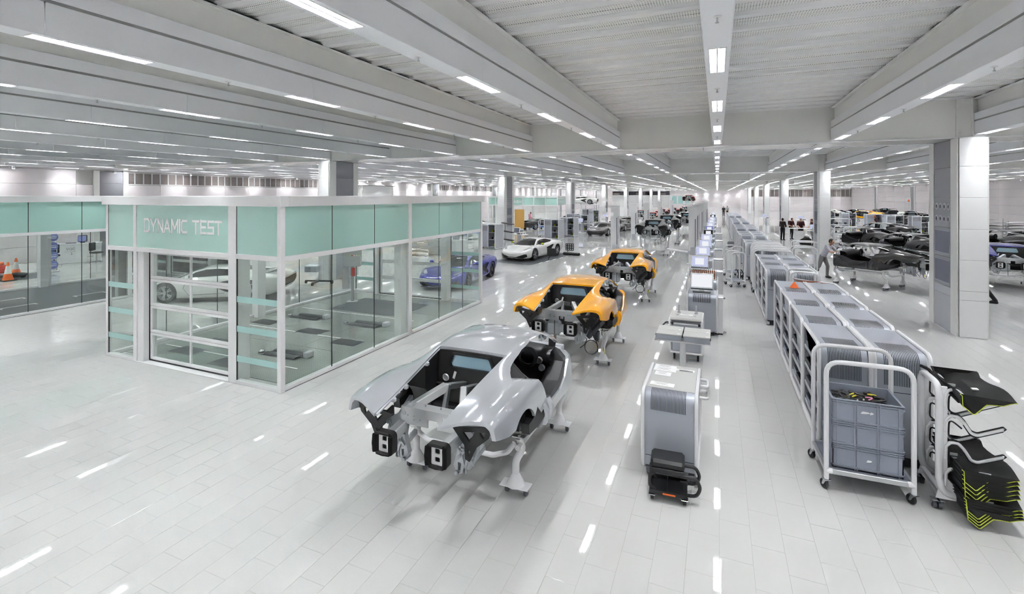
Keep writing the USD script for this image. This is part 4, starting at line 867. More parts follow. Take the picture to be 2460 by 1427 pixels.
def make_cabinet(name, label, loc, w, d, h, papers=0, handle=True, rz=0., vents=True):
    """Grey cabinet on castors inside two white tube hoops."""
    t = thing(name, label, 'cabinet', loc, rz); zb = .16
    cv = round_hood(0, w, 0, d, zb, h, .13); inset = .035
    m = M(); ring = [[(x, y, z) for y, z in cv] + [(x, d, zb)] for x in (inset, w - inset)]; m.loft(ring, True, True); b = obj('body', m, 'cabinet_grey', t, 40)
    m = M(); m.b2((inset + .005, .16, h), (w - inset - .005, d - .02, h + .004)); obj('worktop', m, 'top_grey', t, False)
    for sx in (0, 1):
        m = M(); hoop(m, sx * w + (.012 if not sx else -.012), -.02, d + .02, zb - .045, h + .01, .024, .13); obj('tube_frame', m, 'white_gloss', t)
        m = M(); m.b2((sx * w - .006 + (.03 if not sx else -.03), .03, zb + .01), (sx * w + .006 + (.03 if not sx else -.03), d - .02, h - .04)); obj('side_panel', m, 'cabinet_side', t)
    if vents:
        c = [(y - .003 if z < h - .125 else y + .0, z + (.003 if z > h - .08 else .001)) for y, z in cv[1:]]; c = [(-.003, h - .22)] + [(y - .002, z + .002) for y, z in cv[1:-1]] + [(.17, h + .003)]
        slots(b, w * .16, w * .80, 26, c, .5)
    m = M(); m.b2((inset + .01, -.003, zb + .12), (w - inset - .01, .002, zb + .126)); obj('door_gap', m, 'slot_dark', b, False)
    for x in (.07, w - .07):
        for y in (.07, d - .10): caster(t, x, y, .115, .05)
    if handle: m = M(); m.tube(fillet([(w, d - .30, h - .14), (w + .10, d - .30, h - .14), (w + .10, d - .05, h - .14), (w, d - .05, h - .14)], .05), .02, 8); m.tube(fillet([(w, d - .30, h - .30), (w + .10, d - .30, h - .30), (w + .10, d - .05, h - .30), (w, d - .05, h - .30)], .05), .02, 8); obj('handle', m, 'white_gloss', t)
    if papers:
        for i, (x, y, pw, ph, a) in enumerate(((.20, .88, .30, .15, -.03), (.19, .70, .21, .15, -.05), (.22, .30, .30, .12, -.06), (.46, .93, .26, .07, -.02), (.20, .99, .29, .12, -.03))): paper(t, 'sheet_of_paper', x, y, h + .006 + i * .0006, pw, ph, a)
        m = M(); m.box((.48, .90, h + .010), (.18, .012, .012), .003); obj('pen', m, 'ink', t)
    return t
make_cabinet('tool_cabinet', 'grey rounded tool cabinet in a white tube frame, papers on its top', (-.88, 6.28, 0), .66, 1.12, 1.08, papers=5)
# creeper seat
t = thing('creeper_seat', 'black padded mechanic seat on a small wheeled tray in front of the grey cabinet', 'stool', (-.52, 5.98, 0), .06)
m = M(); m.box((-.02, .05, .40), (.38, .30, .10), .03); m.box((-.02, .05, .325), (.37, .29, .06), .008); obj('seat', m, 'dark_steel' if 0 else 'black', t)
for y in (-.08, .17): m = M(); m.tube(fillet([(.12, y, .30), (.30, y, .30), (.34, y, .20), (.30, y, .10), (.12, y, .09)], .09), .020, 8); obj('side_tube', m, 'black', t); m = M(); m.tube(fillet([(-.16, y, .30), (-.22, y, .26), (-.22, y, .13), (-.16, y, .09)], .06), .020, 8); obj('side_tube', m, 'black', t)
m = M(); m.b2((-.22, -.16, .085), (.20, .20, .095), .004)
for a, b in (((-.22, -.16), (.20, -.15)), ((-.22, .19), (.20, .20)), ((-.22, -.16), (-.21, .20)), ((.19, -.16), (.20, .20)), ((-.03, -.16), (-.02, .20))): m.b2((*a, .09), (*b, .13))
obj('tray', m, 'black', t); m = M(); m.box((.0, -.166, .108), (.14, .003, .018)); obj('sticker', m, 'orange', t); m = M(); m.box((-.222, .02, .112), (.003, .16, .022)); obj('tray_marking', m, 'paper', t)
for x in (-.19, .17):
    for y in (-.14, .17): caster(t, x, y, .085, .034, wheel='rubber')
# pedestal table with four grey sample cases
t = thing('pedestal_table', 'white single-leg table behind the papered cabinet', 'table', (-.58, 9.35, 0))
m = M(); m.cyl((0, 0, .02), (0, 0, .93), .055, 16); obj('leg', m, 'white_gloss', t); m = M(); m.cyl((0, 0, 0), (0, 0, .022), .30, 24); obj('base', m, 'white_gloss', t); m = M(); m.box((0, 0, .945), (.94, .56, .03), .012); obj('table_top', m, 'white_gloss', t)
tc = None
for i, (x, y) in enumerate(((-.225, -.14), (.245, -.14), (-.225, .16), (.245, .16))):
    lab = '%s grey flat tool case with black clasps on the pedestal table' % ['front left', 'front right', 'rear left', 'rear right'][i]
    if tc is None:
        tc = thing('tool_case', lab, 'case', (-.58 + x, 9.35 + y, .96), group='grey cases on the pedestal table')
        m = M(); m.box((0, 0, .045), (.44, .29, .09), .008); obj('case_body', m, 'cabinet_grey', tc); m = M(); m.box((0, 0, .10), (.45, .295, .025), .006); obj('lid', m, 'top_grey', tc)
        m = M(); m.box((.225, -.04, .07), (.015, .10, .05), .004); m.box((-.225, -.04, .07), (.015, .10, .05), .004); obj('clasp', m, 'black', tc); m = M(); m.box((.17, -.09, .1135), (.04, .04, .001)); obj('label_sticker', m, 'paper', tc)
    else: copy(tc, (-.58 + x, 9.35 + y, .96), label=lab)
# castered instrument cabinet with two fill tubes on top
t = thing('instrument_cart', 'white-framed instrument cart with two upright tubes, behind the grey cases', 'trolley', (-.95, 10.95, 0))
m = M(); m.b2((.03, .03, .18), (.63, .75, .86), .03); obj('body', m, 'cabinet_grey', t); m = M(); m.box((.33, .39, .89), (.68, .80, .06), .028); obj('top', m, 'top_grey', t)
m = M(); m.b2((0, -.01, .16), (.66, .79, .20), .012); obj('base_frame', m, 'white_gloss', t); m = M(); m.tube([(.06, -.01, .80), (.60, -.01, .80)], .014, 8); obj('front_bar', m, 'white_gloss', t)
for x in (.06, .60): m = M(); m.box((x, -.01, .80), (.05, .03, .05), .008); obj('bar_end', m, 'black', t)
for x in (0, .66): m = M(); hoop(m, x, -.01, .79, .18, .90, .018, .06); obj('tube_frame', m, 'white_gloss', t)
for x, y in ((.16, .52), (.52, .52)): m = M(); m.cyl((x, y, .92), (x, y, 1.10), .018, 10); m.cyl((x, y, .92), (x, y, .95), .035, 10); obj('fill_tube', m, 'cabinet_side', t)
for x in (.14, .5): m = M(); m.box((x, .3, .93), (.05, .06, .03), .005); obj('connector_block', m, 'white_gloss', t)
paper(t, 'label_plate', .33, .36, .922, .26, .10)
m = M()
for k in range(2): m.tube(fillet([(0, .25 + k * .12, .72), (-.10, .22 + k * .1, .74), (-.18, .16 + k * .12, .66)], .06), .011, 6)
obj('hose', m, 'black', t)
for x in (.09, .57):
    for y in (.10, .66): caster(t, x, y, .165, .068, wheel='rubber')
# row of monitor carts beside the line
def make_monitor_cart(label, loc, scr):
    t = thing('monitor_cart', label, 'computer cart', loc); w, d, h = .72, .80, 1.02
    cv = round_hood(0, w, 0, d, .12, h, .12); m = M(); m.loft([[(x, y, z) for y, z in cv] + [(x, d, .12)] for x in (.03, w - .03)], True, True); b = obj('body', m, 'cabinet_grey', t, 40)
    for sx in (0, w): m = M(); hoop(m, sx, -.02, d + .03, .08, h + .02, .025, .13); obj('tube_frame', m, 'white_gloss', t)
    slots(b, w * .2, w * .8, 18, [(-.002, h - .19)] + [(y - .002, z + .002) for y, z in cv[1:-1]] + [(.15, h + .003)], .5)
    m = M(); m.box((w * .48, .34, h + .012), (.44, .16, .018), .005); obj('keyboard', m, 'black', t)
    m = M(); m.box((w * .48, .52, h + .05), (.12, .10, .12), .01); m.box((w * .48, .52, h + .01), (.26, .20, .012), .005); obj('monitor_stand', m, 'white_gloss', t)
    m = M(); R = rot('x', -.14); m.box((w * .48, .50, h + .27), (.56, .05, .42), .012, R=R); mo = obj('monitor', m, 'white_gloss', t)
    m = M(); m.box((w * .48, .470, h + .285), (.50, .006, .33), R=R); p = obj('screen', m, scr, mo, False)
    m = M(); m.box((w * .48, .4665, h + .29), (.28, .004, .22), R=R); obj('document', m, 'screen_white', p, False)
    m = M(); m.box((w * .48, .452, h + .075), (.54, .014, .03), .004, R=R); obj('lower_bezel', m, 'black', mo)
    for x in (.08, w - .08):
        for y in (.08, d - .1): caster(t, x, y, .10, .04, wheel='rubber')
    return t
mc = {}
for i, (x, y, scr) in enumerate(((-.72, 13.2, 'screen_white'), (-.90, 17.2, 'screen'), (-.88, 20.6, 'screen'), (-.86, 23.8, 'screen'), (-.86, 27.2, 'screen'), (-.84, 31.0, 'black_gloss'), (-.84, 35.0, 'screen_blue'), (-.82, 39.5, 'screen'), (-.80, 44.5, 'screen'), (-.8, 50, 'screen'), (-.78, 57, 'black_gloss'), (-.76, 64, 'screen'))):
    lab = '%s white computer cart with a %s screen in the row beside the line' % (ORD[i], {'screen_white': 'blank white', 'screen': 'glowing', 'black_gloss': 'dark', 'screen_blue': 'blue'}[scr])
    if scr not in mc: mc[scr] = make_monitor_cart(lab, (x, y, 0), scr)
    else: copy(mc[scr], (x, y, 0), label=lab)
# sample rack with amber tubes on a grey cabinet
make_cabinet('tall_cabinet', 'tall grey cabinet carrying the rack of amber tubes', (-.78, 15.3, 0), .80, .85, 1.05, handle=False, vents=False)
t = thing('tube_rack', 'wire rack of amber and brown sample tubes on the tall grey cabinet', 'rack', (-.38, 15.65, 1.06))
m = M()
for z in (.05, .20):
    for y in (-.10, .10): m.tube([(-.36, y, z), (.36, y, z)], .006, 6)
for x in (-.36, .36): m.tube(fillet([(x, -.12, 0), (x, -.12, .26), (x, .12, .26), (x, .12, 0)], .05), .008, 6)
obj('wire_frame', m, 'chrome', t)
tb = None
for i in range(12):
    for j in range(2):
        lab = 'amber sample tube standing in the wire rack'
        x, y = -.38 - .30 + i * .055, 15.65 - .05 + j * .10
        if tb is None:
            tb = thing('sample_tube', lab, 'tube', (x, y, 1.06), group='amber tubes in the wire rack'); m = M(); m.cyl((0, 0, .0), (0, 0, .25), .019, 10); obj('glass', m, 'sample_tan', tb); m = M(); m.cyl((0, 0, .25), (0, 0, .30), .013, 8); obj('stopper', m, 'box_grey', tb)
        else: copy(tb, (x, y, 1.06), label=lab)
# white bins and pillars along the aisle
def make_bin(label, loc, h=.92, wid=.34, d=.34):
    t = thing('white_bin', label, 'bin', loc); m = M(); m.b2((0, 0, .03), (wid, d, h), .02); obj('body', m, 'white_paint', t); m = M(); m.box((wid * .46, d / 2, h + .025), (wid * 1.15, d * 1.05, .05), .02); obj('lid', m, 'white_gloss', t)
    m = M(); m.cyl((wid, .05, .06), (wid + .07, .05, .05), .03, 10); obj('foot_pedal', m, 'chrome', t); m = M(); m.b2((.01, .01, 0), (wid - .01, d - .01, .03)); obj('plinth', m, 'black', t); return t
b0 = make_bin('white pedal bin beside the first computer cart', (-.20, 13.4, 0))
for i, (x, y) in enumerate(((-.16, 17.9), (-.12, 21.4), (-.10, 25.3), (-.05, 30.2), (-.05, 36), (-.04, 43))): copy(b0, (x, y, 0), label='white pedal bin beside the %s computer cart' % ORD[i + 1])
t = thing('dust_brush', 'dark long-handled brush leaning beside the first pedal bin', 'brush', (-.26, 13.32, 0)); m = M(); m.cyl((0, 0, .1), (0, .02, .55), .010, 8); obj('stick', m, 'chrome', t); m = M(); m.cyl((0, .02, .55), (0, .025, .78), .018, 8); obj('grip', m, 'black', t); m = M(); m.box((0, 0, .05), (.10, .08, .10), .01); obj('head', m, 'black', t)
# ---------------------------------------------------------------- the long double row of shelf units
def shelf_unit(label, loc):
    """Double-sided parts shelf: grey vented hood, white tube frame, open bays with tilted shelves and bins."""
    t = thing('shelf_unit', label, 'shelf unit', loc); W, L, H = 1.26, 1.36, 1.50
    for sx in (0, 1):
        x0, x1 = (0, W / 2) if not sx else (W / 2, W)
        for q in (x0 + .02, x1 - .02): m = M(); hoop(m, q, 0.02, L - .02, .14, H, .028, .14); obj('tube_frame', m, 'white_gloss', t)
        cv = round_hood(0, 1, .03, L - .03, .16, H - .01, .16); m = M(); a = cv[1:]; th = [(y + .02, z - .02) for y, z in a]
        m.loft([[(x, y, z) for y, z in cv[:1] + a] + [(x, y, z) for y, z in (th[::-1] + [(.05, .16)])] for x in (x0 + .05, x1 - .05)], True, True); hd = obj('hood', m, 'cabinet_grey', t, 40)
        c = [(.028, H - .44)] + [(y - .002, z + .002) for y, z in cv[1:-1]] + [(.48, H - .007)]; slots(hd, x0 + .12, x1 - .12, 22, c, .5)
        m = M(); m.b2((x0 + .05, .027, H - .53), (x1 - .05, .030, H - .522)); obj('panel_gap', m, 'slot_dark', hd, False)
        m = M(); m.b2((x0 + .05, L - .05, .16), (x1 - .05, L - .03, H - .02)); m.b2((x0 + .04, .03, .14), (x1 - .04, L - .03, .17)); obj('rear_panel', m, 'cabinet_grey', t)
    m = M(); m.b2((W / 2 - .01, .05, .16), (W / 2 + .01, L - .04, H - .04)); obj('centre_panel', m, 'grille_grey', t)
    m = M(); m.b2((.02, .02, .02), (.10, L - .02, .10), .008); m.b2((W - .10, .02, .02), (W - .02, L - .02, .10), .008); obj('base_rail', m, 'white_gloss', t)
    m = M(); m.b2((.06, .05, .02), (W - .06, L - .05, .14)); obj('plinth', m, 'slot_dark', t)
    for sx in (-1, 1):
        for k in range(4):
            z = .24 + k * .29; m = M(); X0 = 0.03 if sx < 0 else W - .03; X1 = W / 2 - .03 if sx < 0 else W / 2 + .03
            m.add([(X0, .07, z), (X0, L - .07, z), (X1, L - .07, z + .10), (X1, .07, z + .10), (X0, .07, z + .012), (X0, L - .07, z + .012), (X1, L - .07, z + .112), (X1, .07, z + .112)], [[0, 1, 2, 3], [4, 7, 6, 5], [0, 4, 5, 1], [1, 5, 6, 2], [2, 6, 7, 3], [3, 7, 4, 0]]); m.b2(*( [min(X0, X0 - sx * .015), .07, z], [max(X0, X0 - sx * .015), L - .07, z + .05])); sh = obj('shelf', m, 'cabinet_side', t, False)
            for j in range(3):
                y = .14 + j * .40; m = M(); x = X0 - sx * .02; w_ = -sx * .26
                m.add([(x, y, z + .02), (x + w_, y, z + .07), (x + w_, y + .34, z + .07), (x, y + .34, z + .02), (x, y, z + .13), (x + w_, y, z + .19), (x + w_, y + .34, z + .19), (x, y + .34, z + .13)], [[0, 1, 2, 3], [0, 4, 5, 1], [1, 5, 6, 2], [2, 6, 7, 3], [3, 7, 4, 0]]); obj('bin', m, ['grille_grey', 'dark_steel', 'crate_grey'][(j + k) % 3], sh, False)
                if (j * 3 + k) % 4: m = M(); m.box((x + w_ / 2, y + .17, z + .13), (.14, .2, .07), .02); obj('stored_part', m, ['paper', 'red', 'dark_steel', 'box_grey', 'black'][(j * 2 + k) % 5], sh)
    return t
su = None
def shelf_row(x, y0, n, words):
    global su
    for i in range(n):
        lab = 'grey vented shelf unit with open bins, %s in the %s' % (ORD[i], words)
        if su is None: su = shelf_unit(lab, (x, y0 + i * 1.40, 0))
        else: copy(su, (x, y0 + i * 1.40, 0), label=lab)
shelf_row(1.27, 7.75, 4, 'near row behind the crate trolley'); shelf_row(1.22, 14.9, 3, 'second row, beyond the hanging wires'); shelf_row(1.10, 22.6, 2, 'third row'); shelf_row(1.05, 27.0, 3, 'fourth row'); shelf_row(1.05, 33.0, 4, 'fifth row'); shelf_row(1.05, 41, 6, 'long far row'); shelf_row(1.05, 54, 8, 'farthest row')
t = thing('marker_cone', 'small orange warning wedge on top of the near shelf row', 'marker', (1.58, 12.35, 1.50), .2)
m = M(); m.loft([[(-.08, -.05, 0), (.08, -.05, 0), (.08, .05, 0), (-.08, .05, 0)], [(-.008, -.008, .13), (.008, -.008, .13), (.008, .008, .13), (-.008, .008, .13)]], True, True); obj('wedge', m, 'orange', t)
# ---------------------------------------------------------------- tube trolleys
def tube_trolley(name, label, loc, w, d, h, rz=0., r=.028, deck=True, ends=2):
    t = thing(name, label, 'trolley', loc, rz)
    for k in range(ends):
        y = k * d; m = M(); m.tube(fillet([(-w / 2, y, .13), (-w / 2, y, h), (w / 2, y, h), (w / 2, y, .13)], .16), r, 10); obj('end_hoop', m, 'white_gloss', t)
    if deck:
        m = M(); m.b2((-w / 2 + .02, -.02, .20), (w / 2 - .02, .02, .26), .006); m.b2((-w / 2 + .02, d - .02, .20), (w / 2 - .02, d + .02, .26), .006)
        for x in (-w / 2, w / 2): m.b2((x - .02, 0, .20), (x + .02, d, .25), .006)
        obj('deck_frame', m, 'alu', t); m = M(); m.b2((-w / 2 + .02, .02, .245), (w / 2 - .02, d - .02, .255)); obj('deck', m, 'grille_grey', t)
        for x in (-w / 2, w / 2): m = M(); m.cyl((x * .86, 0, .23), (x, 0, .23), .034, 10); obj('collar', m, 'white_gloss', t)
    for x in (-w / 2, w / 2):
        for y in (0, d): caster(t, x, y, .13, .055, wheel='rubber', yaw=.5)
    return t
tube_trolley('crate_trolley', 'white tube trolley carrying three stacked grey crates', (1.645, 6.88, 0), .86, .72, 1.55, .03)
CR = None
def make_crate(label, loc, rz):
    t = thing('stacking_crate', label, 'crate', loc, rz, 'grey crates stacked on the tube trolley'); W, D, H = .70, .56, .285; th = .012; m = M()
    for sx in (-1, 1): m.b2((sx * W / 2 - (th if sx > 0 else 0), 0, 0), (sx * W / 2 + (0 if sx > 0 else th), D, H))
    for y in (0, D - th): m.b2((-W / 2, y, 0), (W / 2, y + th, H))
    m.b2((-W / 2, 0, 0), (W / 2, D, .012)); obj('shell', m, 'crate_grey', t)
    m = M()
    for z in (.035, .232, .258, .28): m.b2((-W / 2 - .012, -.012, z - .005), (W / 2 + .012, 0, z + .005)); m.b2((W / 2, -.012, z - .005), (W / 2 + .012, D + .012, z + .005)); m.b2((-W / 2 - .012, -.012, z - .005), (-W / 2, D + .012, z + .005)); m.b2((-W / 2 - .012, D, z - .005), (W / 2 + .012, D + .012, z + .005))
    for x in (-.305, -.125, -.1, .1, .125, .305): m.b2((x - .005, -.012, .0), (x + .005, 0, H))
    for y in (.06, .2, .36, .5):
        for sx in (-1, 1): m.b2((sx * W / 2 - (.0 if sx > 0 else .012), y - .005, 0), (sx * W / 2 + (.012 if sx > 0 else 0), y + .005, H))
    obj('rim_rib', m, 'crate_grey', t)
    return t
for i in range(3):
    lab = ['bottom grey crate on the tube trolley', 'middle grey crate of the stack on the tube trolley', 'top grey crate, open and full of wiring looms'][i]
    if CR is None: CR = make_crate(lab, (1.64, 6.93, .26 + i * .275), .0)
    else: copy(CR, (1.64, 6.93, .26 + i * .275), .0, label=lab)
r = random.Random(5)
for i, (z, x, w_) in enumerate(((.26 + .13, .02, .03), (.26 + .275 * 2 + .15, -.02, .05), (.26 + .275 * 2 + .15, .045, .02))):
    t = thing('torn_label', 'torn white label on the front of the %s crate, %s piece' % (['bottom', 'top', 'top'][i], ['only', 'larger', 'smaller'][i]), 'label', (1.64 + x, 6.926, z), .0); m = M(); m.prism([(-w_, -.012), (w_ * .2, -.006), (w_, .004), (w_ * .7, .016), (-w_ * .6, .02)], 0, .002); v, f = m.arr(); obj('scrap', M().add(v[:, [0, 2, 1]], f[:, ::-1]), 'paper', t)
hn = None
for i in range(34):
    c = {3: 'wire_pink', 11: 'wire_yellow', 17: 'wire_pink', 23: 'paper', 29: 'wire_yellow'}.get(i, 'wire_black')
    t = thing('wiring_loom', '%s coiled wiring loom lying in the top grey crate' % {'wire_black': 'black taped', 'wire_pink': 'pink', 'wire_yellow': 'yellow', 'paper': 'white'}[c], 'cable loom', (1.64 + r.uniform(-.24, .24), 7.2 + r.uniform(-.18, .18), .26 + .275 * 2 + .20 + .02 * (i % 3)), group='wiring looms in the top grey crate'); m = M(); p = [(r.uniform(-.10, .10), r.uniform(-.09, .09), r.uniform(-.025, .03)) for _ in range(8 if c == 'wire_black' else 4)]; m.tube(fillet(p, .06), .013 if c == 'wire_black' else .010, 6); obj('loom', m, c, t)
# ---------------------------------------------------------------- panel rack with black carpet panels
t = thing('panel_rack', 'white rack with black-edged carrying prongs for trim panels, on twin castors', 'rack', (2.31, 6.92, 0))
RL = .52; m = M(); m.tube(fillet([(.26, 0, .16), (.03, 0, .20), (0, 0, .36), (0, 0, 1.41), (0, RL, 1.41), (0, RL, .36), (.03, RL, .20), (.26, RL, .16)], .15), .036, 12); obj('hoop', m, 'white_gloss', t)
for k in range(2):
    y = k * RL; q = M().prism([(.13, -.03), (.13, .42), (.22, .20), (.42, .03)], y - .008, y + .008, axis=1); e = obj('gusset', q, 'white_gloss', t)
    for x in (-.01, .40): caster(t, x - .025, y, .12, .045); caster(t, x + .025, y, .12, .045)
    q = M(); q.b2((.02, y - .008, .36), (.075, y + .008, 1.40), .004); st = obj('prong_plate', q, 'white_gloss', t)
    for j, zz in enumerate((1.38, 1.09, .79, .49)):
        pts = [(.055, zz - .20), (.06, zz - .06), (.10, zz - .01), (.17, zz - .01), (.22, zz - .07), (.28, zz - .175), (.33, zz - .19), (.55, zz - .085)]
        m = M(); m.tube(fillet([(x, y, z) for x, z in pts], .05), .019, 8); pr = obj('prong', m, 'white_gloss', t)
        m = M(); m.tube(fillet([(x, y, z + .026) for x, z in pts[2:]], .05), .0085, 6); m.tube(fillet([(x - .004, y, z - .026) for x, z in pts[4:]], .05), .0085, 6)
        m.tube([(.55, y, zz - .085 + .026), (.575, y, zz - .078), (.545, y, zz - .085 - .026)], .0085, 6); m.tube(fillet([(.20, y, zz - .14), (.09, y, zz - .045), (.085, y, zz - .24), (.16, y, zz - .30)], .05), .0085, 6); obj('edge_strip', m, 'black', pr)
m = M(); m.tube([(.02, 0, .22), (.02, RL, .22)], .026, 10); obj('cross_tube', m, 'white_gloss', t); m = M(); m.b2((0, .0, .13), (.40, RL, .145)); obj('base_plate', m, 'white_gloss', t)
def panel_mesh():
    """Moulded carpet tray: folded profile along x, dished, with an upturned far lip."""
    prof = [(-.02, .09), (.0, .07), (.006, -.04), (.10, -.13), (.12, -.13), (.225, -.02), (.25, -.015), (.36, .0), (.44, .05), (.47, .055)]; a, e = M(), M(); ys = np.r_[0, .03, np.linspace(.10, .72, 9), .76, .80]; rings = []
    for y in ys:
        u = y / .8; fl = [(x + .03 * u + (.03 * math.sin(6 * y) if x > .4 else 0), y + .05 * math.sin(5 * x), z * (1 - .55 * u) + .04 * u + .012 * math.sin(11 * y + 9 * x) + (.05 if y > .74 else 0) * (1 - abs(x - .2)) - (.018 if .08 < u < .85 and .26 < x < .40 else 0)) for x, z in prof]; rings.append(fl + [(x, y2, z - .011) for x, y2, z in fl[::-1]])
    a.loft(rings, True, True); e.tube([(x, y - .003, z - .005) for x, y, z in rings[0][:len(prof)]], .0050, 5); return a, e
pp = None
for i, (x, y, z, rz) in enumerate([(2.42, 6.66, 1.335, .03)] + [(2.42 + .004 * k, 6.62 + .006 * k, .545 - .05 * k, .02 + .012 * (k % 2)) for k in range(5)] + [(2.43 + .005 * k, 6.60 + .004 * k, .258 - .034 * k, .01 - .012 * (k % 2)) for k in range(4)]):
    lab = 'single black moulded carpet panel on the top prongs of the rack' if i == 0 else '%s black carpet panel from the top of the %s stack on the rack' % (ORD[(i - 1) % 5], 'middle' if i < 6 else 'bottom')
    if pp is None:
        pp = thing('carpet_panel', lab, 'trim panel', (x, y, z), rz); a, e = panel_mesh(); obj('panel', a, 'felt_black', pp, 50); obj('cut_edge', e, 'lime_edge', pp)
        m = M(); m.box((.27, .40, .030), (.06, .045, .012), .001, R=rot('y', -.05)); obj('white_tag', m, 'paper', pp)
        m = M(); m.box((.24, .16, .006), (.10, .010, .014)); m.box((.12, .55, .0), (.07, .010, .03)); m.cyl((.10, .10, -.09), (.10, .10, -.075), .018, 10); obj('slot_edge', m, 'box_grey', pp)
    else: copy(pp, (x, y, z), rz, label=lab)
m = M(); t = thing('edge_strap', 'thin black strap hanging over the top of the rack beside the single panel', 'strap', (2.31, 6.92, 1.42)); m.tube(fillet([(-.03, .44, .06), (.02, .36, .05), (.08, .12, -.06), (.12, -.16, -.12)], .05), .018, 6); obj('strap', m, 'felt_black', t)
# ================================================================ people
def make_person(label, loc, rz, pose, top, legs, hair='hair', height=1.76, sleeves='short'):
    """One continuous body; hair and clothes lie over it. Faces +y. pose: joint overrides in metres for a 1.76 m figure."""
    J = dict(pelvis=(0, 0, .95), waist=(0, 0, 1.10), chest=(0, .01, 1.32), neck=(0, .0, 1.50), head=(0, .02, 1.63), shl=(-.185, 0, 1.43), shr=(.185, 0, 1.43), ell=(-.23, .0, 1.14), elr=(.23, .0, 1.14), wrl=(-.24, .08, .90), wrr=(.24, .08, .90),
             hipl=(-.09, 0, .92), hipr=(.09, 0, .92), knl=(-.10, .02, .50), knr=(.10, .02, .50), anl=(-.11, -.02, .09), anr=(.11, -.02, .09)); J.update(pose); k = height / 1.76
    J = {a: np.array(b) * k for a, b in J.items()}
    def sp(p, r, sc=(1, 1, 1)): return m3.Manifold.sphere(r * k, 14).scale(list(sc)).translate(list(map(float, p)))
    def bone(a, b, ra, rb, g=0., sa=(1, 1, 1), sb=(1, 1, 1)): return m3.Manifold.batch_hull([sp(J[a] if isinstance(a, str) else a, ra + g, sa), sp(J[b] if isinstance(b, str) else b, rb + g, sb)])
    fw = np.array([0, 1., 0]) * k
    def torso(g): return bone('pelvis', 'waist', .125, .115, g, (1.25, .85, 1), (1.2, .8, 1)) + bone('waist', 'chest', .115, .13, g, (1.2, .8, 1), (1.3, .85, 1)) + m3.Manifold.batch_hull([sp(J['chest'], .12 + g, (1.2, .85, 1)), sp(J['shl'], .062 + g), sp(J['shr'], .062 + g)])
    def arm(s_, g, upto=1.): 
        a = bone('sh' + s_, 'el' + s_, .056, .043, g); w = J['el' + s_] + (J['wr' + s_] - J['el' + s_]) * upto
        return a + (bone('el' + s_, w, .043, .030 if upto == 1 else .036, g) if upto > 0 else a)
    def leg(s_, g): return bone('hip' + s_, 'kn' + s_, .085, .058, g) + bone('kn' + s_, 'an' + s_, .058, .042, g)
    def hand(s_):
        w = J['wr' + s_]; d = w - J['el' + s_]; d = d / np.linalg.norm(d); sx = 1 if s_ == 'r' else -1; side = np.cross(d, [sx * 1., .2, 0]); side /= np.linalg.norm(side); nrm = np.cross(side, d); out = m3.Manifold.batch_hull([sp(w, .026), sp(w + d * .085 * k + side * .03 * k, .014), sp(w + d * .085 * k - side * .03 * k, .014)])
        for i, L in enumerate((.062, .072, .068, .052)):
            b = w + d * .085 * k + side * (.030 - .02 * i) * k; c = b + d * L * .55 * k + nrm * .008 * k; e = c + d * L * .4 * k + nrm * .022 * k; out += bone(b, c, .0095, .009) + bone(c, e, .009, .0075)
        t0 = w + d * .03 * k + side * .028 * k; return out + bone(t0, t0 + (side * .035 + d * .03) * k, .012, .010) + bone(t0 + (side * .035 + d * .03) * k, t0 + (side * .04 + d * .06) * k, .010, .008)
    h = J['head']; head = sp(h, .098, (.80, .98, 1.16)) + m3.Manifold.batch_hull([sp(h - np.array([0, 0, .055]) * k + fw * .035, .058, (.9, 1, .9)), sp(h + fw * .01, .07)]) + bone('neck', h - np.array([0, 0, .06]) * k, .056, .054)
    head += m3.Manifold.batch_hull([sp(h + fw * .085 + [0, 0, .015 * k], .010), sp(h + fw * .112 - [0, 0, .025 * k], .013)]) + sp(h + [-.078 * k, 0, 0], .024, (.4, .8, 1.2)) + sp(h + [.078 * k, 0, 0], .024, (.4, .8, 1.2)) + sp(h + fw * .088 - [0, 0, .055 * k], .016, (1.5, .6, .5))
    for q in (-1, 1): head += sp(h + fw * .085 + [q * .032 * k, 0, .018 * k], .013)
    body = torso(0) + head + arm('l', 0) + arm('r', 0) + hand('l') + hand('r') + leg('l', 0) + leg('r', 0)
    t = thing('person', label, 'person', loc, rz); mk('body', body, 'skin', t, 60)
    for q in (-1, 1): m = M(); c = h + fw * .099 + [q * .031 * k, 0, .018 * k]; m.tm(trimesh.creation.icosphere(1, .0065).apply_translation(c)); obj('eye', m, 'black', t)
    hr = (sp(h + np.array([0, -.012, .02]) * k, .104, (.84, 1.0, 1.13)) - m3.Manifold.cube([.5, .5, .5]).translate(list(h + np.array([-.25, .055, -.42]) * k))) - m3.Manifold.cube([.5, .5, .3]).translate(list(h + np.array([-.25, -.25, -.36]) * k)) - m3.Manifold.cube([.5, .3, .10]).translate(list(h + np.array([-.25, .045, -.06]) * k)); mk('hair', hr, hair, t, 60)
    sl = {'short': .0, 'long': .97}[sleeves]
    up = lambda s_: (arm(s_, .014, sl) if sl else bone('sh' + s_, J['sh' + s_] + (J['el' + s_] - J['sh' + s_]) * .8, .056, .05, .014)); mk('shirt', torso(.012) + up('l') + up('r'), top, t, 60)
    tr = leg('l', .014) + leg('r', .014) + bone('pelvis', J['pelvis'] + np.array([0, 0, -.03]) * k, .125, .12, .016, (1.25, .85, 1), (1.25, .85, 1)); mk('trousers', tr, legs, t, 60)
